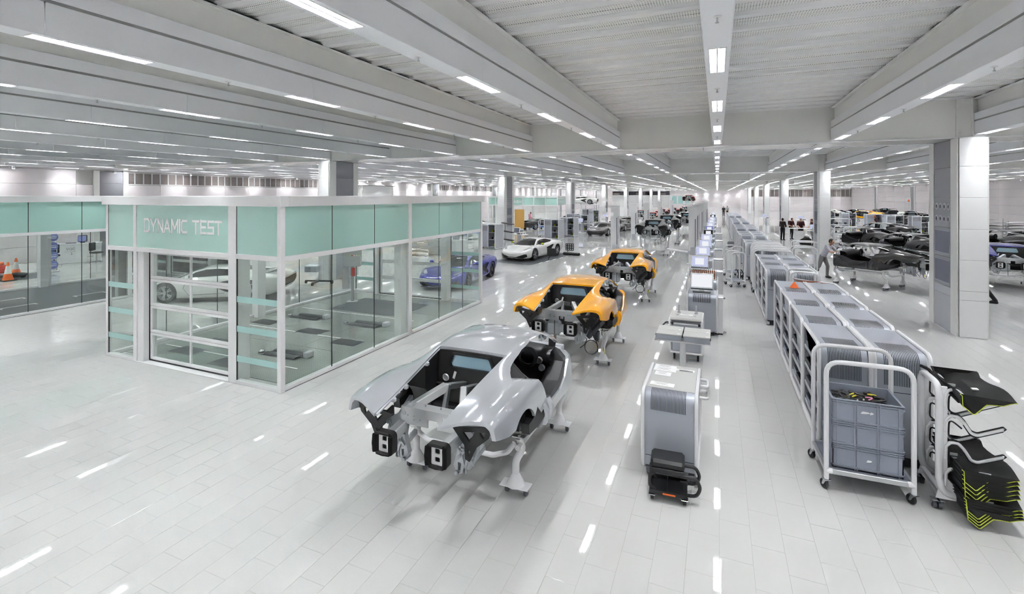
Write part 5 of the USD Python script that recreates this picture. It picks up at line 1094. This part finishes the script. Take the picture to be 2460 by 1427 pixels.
    for s_ in 'lr':
        a = J['an' + s_]; mk('shoe', m3.Manifold.batch_hull([sp((a[0], a[1] - .03 * k, .045 * k), .044), sp((a[0], a[1] + .15 * k, .032 * k), .032, (1.2, 1, 1)), sp(a, .05)]) ^ m3.Manifold.cube([9, 9, 9]).translate([-4.5, -4.5, 0]), 'black', t, 60)
    return t
push = dict(pelvis=(0, -.10, .93), waist=(0, -.02, 1.08), chest=(0, .10, 1.29), neck=(0, .19, 1.45), head=(0, .25, 1.575), shl=(-.185, .14, 1.39), shr=(.185, .14, 1.39), ell=(-.25, .30, 1.18), elr=(.25, .30, 1.18), wrl=(-.20, .52, 1.12), wrr=(.20, .52, 1.12), hipl=(-.09, -.10, .90), hipr=(.09, -.10, .90), knl=(-.10, .05, .50), knr=(.10, -.20, .50), anl=(-.11, .02, .09), anr=(.11, -.45, .11))
make_person('man in a grey short-sleeved shirt and grey trousers pushing the black car body', (4.3, 24.5, 0), face(-125), push, 'shirt_grey', 'trousers_grey')
make_person('man in dark clothes half hidden by the column, pushing the black body from behind', (7.95, 20.9, 0), face(60), push, 'brown_coat', 'trousers_black')
make_person('man in a dark brown jacket standing with his back to the aisle', (4.80, 43.9, 0), face(-40), dict(wrl=(-.10, .2, 1.08), wrr=(.12, .2, 1.08), ell=(-.25, .05, 1.12), elr=(.25, .05, 1.12)), 'brown_coat', 'trousers_black', sleeves='long')
work = dict(chest=(0, .05, 1.32), neck=(0, .09, 1.49), head=(0, .15, 1.60), ell=(-.24, .06, 1.14), elr=(.24, .06, 1.14), wrl=(-.14, .30, 1.05), wrr=(.14, .30, 1.05))
for i, (x, y, a, w) in enumerate(((5.55, 45.3, -150, 'looking down at the left end of the white table'), (6.15, 44.6, 180, 'leaning over the middle of the white table'), (6.95, 44.3, 120, 'turned sideways at the right end of the white table'))): make_person('worker in a maroon polo shirt %s' % w, (x, y, 0), face(a), work, 'maroon', 'trousers_black')
make_person('worker in a maroon shirt bending by the grey cupboards behind the black bodies', (13.6, 54.5, 0), face(70), work, 'maroon', 'trousers_black', hair='sample_tan')
make_person('worker in a pale shirt seen past the wooden board by the wash bay', (-19.2, 50.2, 0), face(-90), work, 'wire_pink', 'trousers_grey')
make_person('worker in dark clothes far down the aisle', (1.0, 89.0, 0), face(180), {}, 'black', 'trousers_black')
make_person('second far worker in the aisle, in a pale shirt', (1.6, 91.0, 0), face(150), {}, 'box_grey', 'trousers_black')
make_person('worker in a yellow safety vest between the grey cupboards', (10.0, 61.5, 0), face(120), work, 'hivis', 'trousers_black')
# ================================================================ furniture farther back
def open_cupboard(label, loc, rz, w=1.1, d=.6, h=1.5, shelves=3, group=None, name='cupboard'):
    """Grey cabinet with white tube edges; open shelves on its right-hand half."""
    t = thing(name, label, 'cupboard', loc, rz, group)
    m = M(); m.b2((0, .02, .10), (w * .52, d - .02, h), .03); obj('body', m, 'cabinet_grey', t); m = M(); m.b2((.06, -.002, h - .42), (w * .46, .021, h - .10), .004); obj('vent_panel', m, 'panel_grey', t)
    m = M(); m.b2((w * .52, d - .04, .10), (w, d - .02, h)); m.b2((w * .52, .02, h - .03), (w, d - .02, h)); m.b2((w - .03, .02, .10), (w, d - .02, h)); obj('open_case', m, 'cabinet_side', t)
    for i in range(shelves):
        z = .14 + i * (h - .2) / shelves; m = M(); m.b2((w * .52, .03, z), (w - .03, d - .04, z + .02)); s_ = obj('shelf', m, 'cabinet_side', t)
        for k in range(3): m = M(); x = w * (.58 + .13 * k); m.box((x, d * .5, z + .10), (.09, .2, .14), .01); obj('stored_box', m, ['box_grey', 'dark_steel', 'yellow_green', 'paper', 'black'][(i + k * 2) % 5], s_)
    for x in (0, w * .52, w): m = M(); hoop(m, x, 0, d, .06, h + .02, .028, .07); obj('tube_frame', m, 'white_gloss', t)
    for x in (.1, w - .1):
        for y in (.1, d - .1): caster(t, x, y, .09, .035, wheel='rubber')
    return t
oc = open_cupboard('grey cupboard with an open shelf side beside the first left-hand aisle column', (-14.7, 29.2, 0), face(-20), 1.35, .8, 1.62)
for x, y, a, lab in ((-12.9, 37.0, -15, 'grey cupboard with white tube edges behind the white car'), (-12.6, 40.4, -15, 'grey cupboard under the glowing screen, beside the white drawers'), (-14.6, 49.0, 20, 'grey cupboard with black open shelves by the second column'),
                     (-15.6, 62.4, 0, 'grey double cupboard standing before the lifted white car'), (-13.0, 46.3, 0, 'low grey cupboard under the pale screen beside the dark grey car'), (-17.4, 66, 0, 'grey cupboard next to the red parts, far left aisle'),
                     (12.6, 63.0, 5, 'grey cupboard nearest the far end of the right-hand cupboard line'), (14.2, 60.2, 5, 'second grey cupboard of the right-hand cupboard line'), (15.0, 56.8, 5, 'third grey cupboard, beside the bending worker'), (16.6, 55.6, 5, 'fourth grey cupboard of the right-hand cupboard line'), (11.2, 66.0, 5, 'farthest grey cupboard of the right-hand cupboard line')):
    copy(oc, (x, y, 0), face(a), label=lab)
def work_table(label, loc, rz, screen='screen', w=1.2):
    t = thing('work_table', label, 'table', loc, rz)
    m = M(); m.box((0, 0, .90), (w, .65, .04), .015); obj('table_top', m, 'white_gloss', t); m = M(); m.box((0, .05, .45), (.22, .18, .88), .02); obj('pedestal', m, 'cabinet_side', t); m = M(); m.cyl((0, 0, 0), (0, 0, .03), .36, 20); obj('base', m, 'white_gloss', t)
    m = M(); m.tube(fillet([(w * .3, -.3, .92), (w * .3, -.3, 1.06), (w * .3, .3, 1.06), (w * .3, .3, .92)], .06), .02, 8); obj('rail_hoop', m, 'white_gloss', t)
    m = M(); R = rot('x', -.2); m.box((-.2, .05, 1.18), (.52, .05, .38), .01, R=R); s_ = obj('monitor', m, 'white_gloss', t); m = M(); m.box((-.2, .02, 1.18), (.44, .012, .30), R=R); obj('screen', m, screen, s_, False); m = M(); m.box((-.2, .1, .97), (.1, .08, .12), .01); obj('monitor_foot', m, 'white_gloss', s_)
    m = M(); m.box((.15, -.1, .94), (.30, .2, .05), .01); obj('tray', m, 'black', t)
    return t
work_table('white work table with a framed tablet before the left-hand column', (-12.5, 30.6, 0), face(-15), 'grille_grey')
wt = work_table('white work table with a glowing screen between the grey cupboards', (-12.9, 42.5, 0), face(-12))
for x, y, lab in ((-11.9, 45.2, 'white work table with a pale screen left of the dark grey car'), (-12.2, 57.5, 'white work table with a screen far down the left aisle'), (6.9, 42.5, 'white table with a screen beside the right-hand column'), (8.6, 61, 'white table with a screen behind the maroon workers'), (5.3, 64, 'far white table with a screen by the right-hand columns')): copy(wt, (x, y, 0), face(-12), label=lab)
t = thing('meeting_table', 'white standing table with papers where the maroon workers stand', 'table', (6.1, 43.4, 0)); m = M(); m.box((0, 0, 1.0), (1.9, .7, .04), .015); obj('table_top', m, 'white_gloss', t)
for x in (-.9, .9): m = M(); m.box((x, 0, .49), (.05, .6, .98), .01); obj('leg_panel', m, 'white_paint', t)
m = M(); m.b2((-.55, -.3, .1), (.1, .3, .8), .02); obj('white_locker', m, 'white_paint', t)
for x, c in ((-.5, 'sign_blue'), (.1, 'paper'), (.4, 'paper')): m = M(); m.box((x, -.05, 1.023), (.25, .18, .006)); obj('folder', m, c, t)
t = thing('bag', 'black slumped bag on the floor in front of the white table', 'bag', (5.95, 40.5, 0)); m = M(); m.loft([[(1.0 * c * .48 * w + .03 * math.sin(3 * a), .3 * s_ * w, z + .04 * math.sin(2 * a + z * 9)) for a in np.linspace(0, 2 * PI, 20)[:-1] for c, s_ in ((math.cos(a), math.sin(a)),)] for z, w in ((.02, .85), (.10, 1.), (.28, .95), (.42, .7), (.52, .35))], True, True); m.v[0][:, 2] = np.maximum(m.v[0][:, 2], 0); obj('bag_body', m, 'felt_black', t, 60); m = M(); m.tube(fillet([(-.2, 0, .45), (-.1, 0, .62), (.1, 0, .62), (.2, 0, .45)], .06), .02, 6); obj('strap', m, 'black', t)
# parts trolleys with clutter
def parts_trolley(label, loc, rz, items, seed, w=1.1, d=.65, h=1.35):
    t = tube_trolley('parts_trolley', label, loc, w, d, h, rz); r = random.Random(seed)
    for z in (.62, .98): m = M(); m.b2((-w / 2 + .02, .02, z), (w / 2 - .02, d - .02, z + .02)); obj('shelf', m, 'cabinet_side', t)
    for k in range(items):
        z = (.26, .64, 1.0)[k % 3]; x, y = r.uniform(-w * .35, w * .35), r.uniform(.12, d - .15); c = r.choice(['black', 'felt_black', 'dark_steel', 'black', 'cast_alu', 'white_paint']); m = M(); a = r.uniform(0, 3)
        if k % 2: m.tube(fillet([(x + .16 * math.cos(q + a) * r.uniform(.6, 1.2), y + .12 * math.sin(q + a), z + .04 + .05 * (q % 3)) for q in range(5)], .05), .026, 6)
        else: m.box((x, y, z + .10), (r.uniform(.15, .34), r.uniform(.12, .26), r.uniform(.10, .22)), .03, rz=a)
        obj('car_part', m, c, t)
    return t
parts_trolley('white parts trolley with black components beside the second right-hand column', (6.9, 39.6, 0), .2, 14, 2)
parts_trolley('white parts trolley loaded with black bent pipes behind the man in grey', (8.2, 37.4, 0), .5, 18, 3, 1.6, .8, 1.5); parts_trolley('white trolley of dark engine parts near the cupboard line', (10.0, 50.5, 0), 0., 18, 4, 1.6, .8, 1.5); parts_trolley('white trolley with mixed parts beyond the dark grey car body frames', (12.2, 45.0, 0), .3, 16, 6, 1.6, .8, 1.4)
parts_trolley('white parts trolley of hoops and black trays past the dark test car', (-13.4, 38.8, 0), .1, 12, 7, 1.2, .6, 1.5)
tt = tube_trolley('tube_trolley', 'white tube trolley with hanging wires between the two near shelf rows', (1.98, 13.75, 0), .62, .55, 1.66)
m = M()
for k in range(5): m.tube(fillet([(-.25 + .04 * k, -.02, 1.50 - .02 * k), (-.1, -.05, 1.40 + .015 * k), (.3, -.04, 1.46), (.55, -.05, 1.38 - .03 * k)], .1), .008, 5)
obj('hanging_wire', m, 'sample_tan', tt); m = M(); m.tube([(-.26, 0, 1.5), (.1, -.03, 1.46), (.62, -.05, 1.44)], .012, 6); obj('white_tube', m, 'white_gloss', tt)
for i in range(6):
    tube_trolley('tube_trolley', 'empty white tube trolley, %s of those nested behind the second shelf row' % ORD[i], (1.85 + .03 * (i % 3), 19.7 + i * .60, 0), 1.25 - .03 * i, .50, 1.56 + .02 * (i % 2), 0., .03, deck=(i % 2 == 0))
for i, (x, y, w_) in enumerate(((3.4, 23.6, .9), (3.9, 26.5, 1.0), (.75, 20.6, .5), (.8, 23.0, .5), (17.6, 52, 1.4), (18.6, 51.4, 1.2), (19.6, 51, 1.2))): tube_trolley('tube_trolley', 'white tube trolley standing %s' % ['beside the nested trolleys', 'past the nested trolleys, nearer the columns', 'on the aisle side of the nested trolleys', 'alone in the aisle beside the third shelf row', 'at the near end of the right-hand cupboard line', 'second from the right-hand cupboard line', 'third from the right-hand cupboard line'][i], (x, y, 0), w_, .6, 1.35, .15 * i, .03)
t = thing('cable_mast', 'thin white mast with a lamp head beside the third shelf row', 'stand', (.95, 23.9, 0)); m = M(); m.cyl((0, 0, 0), (0, 0, .03), .2, 16); m.cyl((0, 0, .02), (0, 0, 1.75), .03, 10); m.box((0, 0, 1.78), (.12, .1, .10), .02); obj('mast', m, 'white_gloss', t); m = M(); m.tube([(0, 0, 1.4), (-.5, .1, 1.1), (-.7, .15, 1.05)], .018, 6); obj('side_arm', m, 'white_gloss', t)
for i in range(3): t = thing('fork_hook', 'black curved hook leaning in the aisle by the lamp mast', 'hook', (.80 + i * .09, 22.4, 0), 0., 'black hooks in the aisle'); m = M(); m.tube(fillet([(0, 0, 0), (.02, 0, .3), (-.05, 0, .45), (-.12, 0, .40)], .06), .018, 6); obj('hook', m, 'black', t)
t = thing('floor_box', 'open grey box standing on the floor of the aisle', 'box', (.95, 36.8, 0)); m = M()
for a, b in (((-.3, -.2), (.3, -.17)), ((-.3, .17), (.3, .2)), ((-.3, -.2), (-.27, .2)), ((.27, -.2), (.3, .2)), ((-.3, -.2), (.3, .2))): m.b2((*a, .0), (*b, .35 if a != (-.3, -.2) or b != (.3, .2) else .03))
obj('shell', m, 'panel_grey', t)
# racks of white panels along the right-hand wall
def panel_stack(label, loc, rz=0.):
    t = thing('panel_stand', label, 'rack', loc, rz); m = M()
    for x in (-.6, .6): m.tube([(x, 0, 0), (x, 0, 1.9)], .03, 8); m.tube([(x, -.4, .04), (x, .4, .04)], .03, 8)
    obj('frame', m, 'white_gloss', t)
    for i in range(9): m = M(); z = .25 + i * .19; m.loft([[(x, y - .35, z + .04 * math.cos(x * 2.6) + .015 * i % .02) for x in np.linspace(-.75, .75, 9)] for y in (0, .25, .5, .7)], False); m.loft([[(x, y - .35, z - .012 + .04 * math.cos(x * 2.6)) for x in np.linspace(.75, -.75, 9)] for y in (0, .25, .5, .7)], False); obj('panel', m, ['white_paint', 'white_paint', 'box_grey', 'black'][i % 4 if i > 5 else 0], t, 60)
    return t
ps = panel_stack('stand of white body panels at the right-hand edge, nearest the column', (16.3, 40.5, 0))
for i, (x, y) in enumerate(((18.0, 41.5), (19.8, 42.5), (18.2, 45.5), (21.0, 46), (-16.2, 24.2), (-18.4, 26.2))): copy(ps, (x, y, 0), 0., label=['second stand of white body panels behind the blue body', 'third stand of white body panels at the right-hand edge', 'stand of white body panels farther back, before the wall', 'last stand of white panels towards the wall', 'stand of panels seen through the booth behind the blue car', 'second stand of panels through the booth glass'][i])
t = thing('wall_poster', 'small colourful picture on the right-hand wall', 'picture', (XR - .02, 90.2, 2.9)); m = M(); m.box((0, 0, 0), (.03, 1.6, .9), .005); obj('sheet', m, 'paper', t); m = M(); m.box((-.017, -.2, -.1), (.004, .9, .35)); obj('red_patch', m, 'orange', t)
# ================================================================ wash bay, board, far machines
t = thing('wash_booth', 'far glass booth with WASH sign behind the camouflaged car', 'glass booth', (-26.6, 55, 0)); L = 9.1
m = M(); m.b2((-.05, -.05, 3.3), (L + .05, .1, 3.52)); m.b2((L - .1, 0, 3.3), (L + .05, 6, 3.52)); obj('parapet', m, 'white_paint', t)
xs = [0, 1.0, 4.7, 6.1, 7.6, L]
for x in xs: m = M(); m.b2((x - .06, -.04, 0), (x + .06, .08, 3.3)); obj('frame_post', m, 'white_paint', t)
m = M(); m.b2((0, -.03, 2.3), (L, .06, 2.42)); m.b2((0, -.03, 0), (L, .06, .1)); obj('rail', m, 'white_paint', t)
for a, b in zip(xs[:-1], xs[1:]):
    m = M(); m.b2((a + .06, 0, 2.42), (b - .06, .02, 3.3)); g = obj('teal_panel', m, 'teal_glass', t, False); m = M(); m.b2((a + .06, 0, .1), (b - .06, .015, 2.3)); obj('pane', m, 'clear_glass', t, False)
    if a == 1.0: q = square_letters('WASH', .32, .05); v = np.array(q.vertices); obj('lettering', M().add(np.stack([v[:, 0] + 3.1, -v[:, 2] - .002, v[:, 1] + 2.65], 1), q.faces), 'letter', g, False)
m = M(); m.b2((L, .1, 2.42), (L + .02, 6, 3.3)); obj('teal_panel', m, 'teal_glass', t, False)
t = thing('pin_board', 'tan wooden board standing beside the left-hand column', 'board', (-17.9, 44.0, 0), face(15)); m = M(); m.box((0, 0, 1.25), (.95, .04, 1.9), .01); obj('board', m, 'wood', t); m = M(); m.box((0, 0, .12), (.8, .4, .24), .02); obj('foot', m, 'cabinet_grey', t)
t = thing('tray_stand', 'white stand holding tilted black trays beside the grey cupboard', 'stand', (-13.4, 30.3, 0)); m = M(); m.cyl((0, 0, .02), (0, 0, 1.7), .05, 12); m.box((0, 0, .02), (.7, .5, .04), .02); obj('mast', m, 'white_gloss', t)
for i, z in enumerate((.55, 1.1, 1.65)): m = M(); m.box((.25, -.1, z), (.85, .4, .05), .02, R=rot('y', .12)); obj('tray', m, 'black', t)
copy(t, (-15.4, 28.6, 0), face(170), label='white stand with black trays left of the grey cupboard')
t = thing('test_machine', 'white desk machine with small lamps behind the blue car', 'machine', (-14.9, 25.2, 0), face(-15)); m = M(); m.b2((-1.2, -.5, 0), (1.2, .5, .95), .03); obj('cabinet', m, 'white_paint', t); m = M(); m.b2((-1.0, -.40, .95), (-.1, .35, 1.12), .02); obj('deck', m, 'box_grey', t); m = M(); m.box((.7, 0, 1.2), (.5, .12, .5), .02); obj('console', m, 'panel_grey', t)
for i in range(6): m = M(); m.cyl((-.9 + i * .14, -.2, 1.12), (-.9 + i * .14, -.2, 1.2), .04, 10); obj('knob', m, ['white_gloss', 'black'][i % 2], t)
for i, (x, y, z, lab) in enumerate(((-16.3, 66.0, 0, 'white platform frame of the raised car by the third column'),)):
    t = thing('parking_lift', lab, 'car lift', (x, y, z)); m = M()
    for q in (-1, 1):
        for yy in (-1.2, 1.4): m.b2((q * .95 - .06, yy - .06, 0), (q * .95 + .06, yy + .06, 2.3))
    m.b2((-1.0, -1.6, 2.26), (1.0, 2.8, 2.34)); obj('frame', m, 'white_paint', t)
make_car('white car high on a lift frame far down the left aisle, tail lid raised', 'white_car', (-16.3, 66.6, 2.34), face(95)); t = thing('lift_platform', 'white scissor platform under the orange-red lifted body', 'car lift', (-4.2, 82.6, 0)); m = M(); m.b2((-.9, -1.2, 1.88), (.9, 2.2, 2.0)); m.b2((-.25, -.4, 0), (.25, 1.2, 1.9)); obj('platform', m, 'white_paint', t)
tr = thing('open_trunk_car_part', 'black engine cover assembly on a white cart by the wash bay', 'car part', (-15.9, 54.0, 0)); m = M(); m.b2((-.9, -.4, .1), (.9, .4, .62), .02); obj('cart', m, 'white_paint', tr); m = M(); m.loft([[(x, y, .63 + .55 * (1 - (x / 1.) ** 2) * (1 - .4 * y)) for x in np.linspace(-.95, .95, 11)] for y in (-.4, -.1, .2, .4)], False); m.loft([[(x, y, .62) for x in np.linspace(.95, -.95, 11)] for y in (-.4, .4)], False); obj('cover', m, 'felt_black', tr, 60)
# mezzanine office with glass front at the far left end
t = thing('mezzanine_office', 'far mezzanine office with a glass front above a white band', 'office', (-30.0, 150, 0)); m = M(); m.b2((0, 0, 0), (17, 8, 3.2)); m.b2((0, -.6, 3.2), (17.2, 8, 3.65)); m.b2((0, -.5, 4.85), (17.2, 8, 4.97)); obj('slab', m, 'white_paint', t)
m = M(); m.b2((0, 1.2, 3.7), (17, 1.3, 4.85)); obj('back_wall', m, 'grille_grey', t)
for i in range(5): m = M(); m.b2((i * 3.4 + .05, -.4, 3.7), (i * 3.4 + 3.3, -.36, 4.85)); obj('pane', m, 'window_glass', t, False); m = M(); m.b2((i * 3.4 + .4, .2, 3.7), (i * 3.4 + 2.2, .8, 4.4), .05); obj('desk_row', m, ['box_grey', 'black'][i % 2], t)
for i in range(3): m = M(); x = -13.2 + i * 1.9; t = thing('end_window', 'tall pale window in the far end wall, %s of three' % ORD[i], 'window', (x, YE - .06, 0), kind='structure'); m.b2((0, 0, 1.0), (1.5, .05, 3.4)); obj('pane', m, 'screen_white' if 0 else 'teal_band', t)
# ================================================================ beyond the second booth, along the side wall
def desk(label, num, loc, rz):
    t = thing('inspection_desk', label, 'desk', loc, rz); m = M(); m.b2((-.9, -.45, .98), (.9, .45, 1.03), .008); obj('table_top', m, 'white_gloss', t)
    for x in (-.86, .55): m = M(); m.b2((x, -.42, 0), (x + .32, .42, .98), .01); obj('pedestal', m, 'white_paint', t)
    m = M(); m.b2((-.90, -.44, .02), (.30, -.40, .98), .004); p = obj('front_panel', m, 'white_paint', t); a = meshkit.text_mesh('VQC', .12, .004); b = meshkit.text_mesh(num, .12, .004)
    for q, x, z in ((a, -.52, .70), (b, -.36, .46)): v = np.array(q.vertices); obj('lettering', M().add(np.stack([v[:, 0] + x, -.441 - v[:, 2], v[:, 1] + z], 1), q.faces), 'ink', p, False)
    m = M(); m.b2((-.58, -.444, .62), (-.12, -.44, .628)); obj('underline', m, 'ink', p, False)
    m = M(); m.box((.1, .1, 1.25), (.42, .10, .36), .03, R=rot('z', .5)); s_ = obj('monitor', m, 'black', t); m = M(); m.box((.085, .03, 1.25), (.36, .02, .30), .02, R=rot('z', .5)); obj('screen', m, 'screen_blue', s_, False); m = M(); m.cyl((.1, .1, 1.03), (.1, .1, 1.1), .10, 12); obj('monitor_foot', m, 'black', s_)
    m = M(); m.box((-.35, -.05, 1.05), (.42, .16, .03), .01); obj('keyboard', m, 'black', t); m = M(); m.box((.6, -.1, 1.035), (.3, .22, .006)); obj('papers', m, 'paper', t)
    return t
desk('white inspection desk marked VQC 1 by the side wall', '1', (-31.3, 14.7, 0), face(62)); desk('white inspection desk marked VQC 2 farther along the side wall', '2', (-31.6, 17.2, 0), face(75))
def chair(label, loc, rz):
    t = thing('swivel_chair', label, 'chair', loc, rz); m = M(); m.box((0, 0, .55), (.46, .44, .08), .035); obj('seat', m, 'black', t); m = M(); m.box((0, .22, .86), (.42, .06, .44), .028); obj('backrest', m, 'black', t); m = M(); m.cyl((0, 0, .1), (0, 0, .52), .03, 10); obj('gas_column', m, 'chrome', t); m = M()
    for k in range(5): a = k * 2 * PI / 5; bar3(m, (0, 0, .10), (.28 * math.cos(a), .28 * math.sin(a), .06), .04, .03); m.cyl((.28 * math.cos(a) - .012, .28 * math.sin(a), .03), (.28 * math.cos(a) + .012, .28 * math.sin(a), .03), .03, 8)
    obj('star_base', m, 'chrome', t); m = M(); m.tube(fillet([(-.2, .18, .58), (-.27, .1, .62), (-.27, -.1, .78), (-.24, .15, .78)], .05), .018, 6); obj('armrest', m, 'black', t); return t
ch = chair('black swivel chair at the left end of desk VQC 1', (-30.6, 13.3, 0), 1.2); copy(ch, (-30.2, 14.9, 0), 2.0, label='black swivel chair in front of desk VQC 1'); copy(ch, (-30.6, 18.9, 0), 1.5, label='black swivel chair beyond desk VQC 2')
t = thing('wheel_rack', 'white rack with four blue and white wheel covers stacked in pairs', 'rack', (-28.6, 12.2, 0), face(80)); m = M(); m.b2((-.32, -.03, .0), (.32, .03, 1.9)) if 0 else m.tube(fillet([(-.34, .12, 0), (-.34, .12, 1.85), (.34, .12, 1.85), (.34, .12, 0)], .05), .02, 8); m.b2((-.36, -.25, 0), (.36, .25, .04)); obj('frame', m, 'white_gloss', t)
for i in range(4): m = M(); m.cyl((-.12, -.04, .32 + i * .43), (-.12, -.10, .32 + i * .43), .20, 22); m.cyl((.16, .02, .32 + i * .43), (.16, -.04, .32 + i * .43), .20, 22); w = obj('wheel_cover', m, 'sign_blue', t); m = M(); m.b2((-.22, -.11, .27 + i * .43), (.28, -.102, .30 + i * .43)); m.b2((-.22, -.11, .35 + i * .43), (.28, -.102, .37 + i * .43)); obj('white_stripe', m, 'paper', w)
def cone(label, loc):
    t = thing('traffic_cone', label, 'cone', loc); m = M(); m.box((0, 0, .02), (.42, .42, .04), .01); obj('base', m, 'black', t); m = M(); m.lathe([(.18, .04), (.115, .30)], n=20); obj('cone_foot', m, 'orange', t); m = M(); m.lathe([(.115, .30), (.06, .62)], n=20); obj('white_sleeve', m, 'paper', t); m = M(); m.lathe([(.06, .62), (.03, .78), (0, .78)], n=20); obj('tip', m, 'orange', t); return t
cn = cone('orange and white traffic cone in front of the black tube cart', (-27.2, 10.3, 0)); copy(cn, (-28.6, 11.1, 0), label='orange and white traffic cone behind the dark hose coil')
t = thing('hose_coil', 'dark coiled hose on a floor mat between the traffic cones', 'hose', (-27.9, 10.9, 0)); m = M(); a = np.linspace(0, 6 * PI, 60); m.tube(np.stack([(.25 + .004 * a) * np.cos(a), (.2 + .004 * a) * np.sin(a), .035 + .008 * a], 1), .03, 6); obj('coil', m, 'rubber', t); m = M(); m.b2((-1.0, -.8, 0), (.9, .9, .006)); obj('mat', m, 'mat_dark', t, False)
t = thing('tube_cart', 'black tube handled cart with red boxes at the left edge', 'cart', (-28.2, 10.0, 0)); m = M(); m.tube(fillet([(-.35, 0, .1), (-.35, 0, 1.6), (.35, 0, 1.6), (.35, 0, .1)], .12), .03, 8); m.tube([(-.35, 0, 1.1), (.35, 0, 1.1)], .02, 8); m.b2((-.4, -.05, .1), (.4, .6, .14)); obj('frame', m, 'dark_steel', t); m = M(); m.box((0, .3, .42), (.6, .45, .35), .02); obj('red_box', m, 'red', t); m = M(); m.box((0, .3, .66), (.5, .35, .12), .02); obj('orange_box', m, 'orange', t)
for x in (-.32, .32): m = M(); m.cyl((x - .02, .1, .06), (x + .02, .1, .06), .06, 12); obj('wheel', m, 'rubber', t)
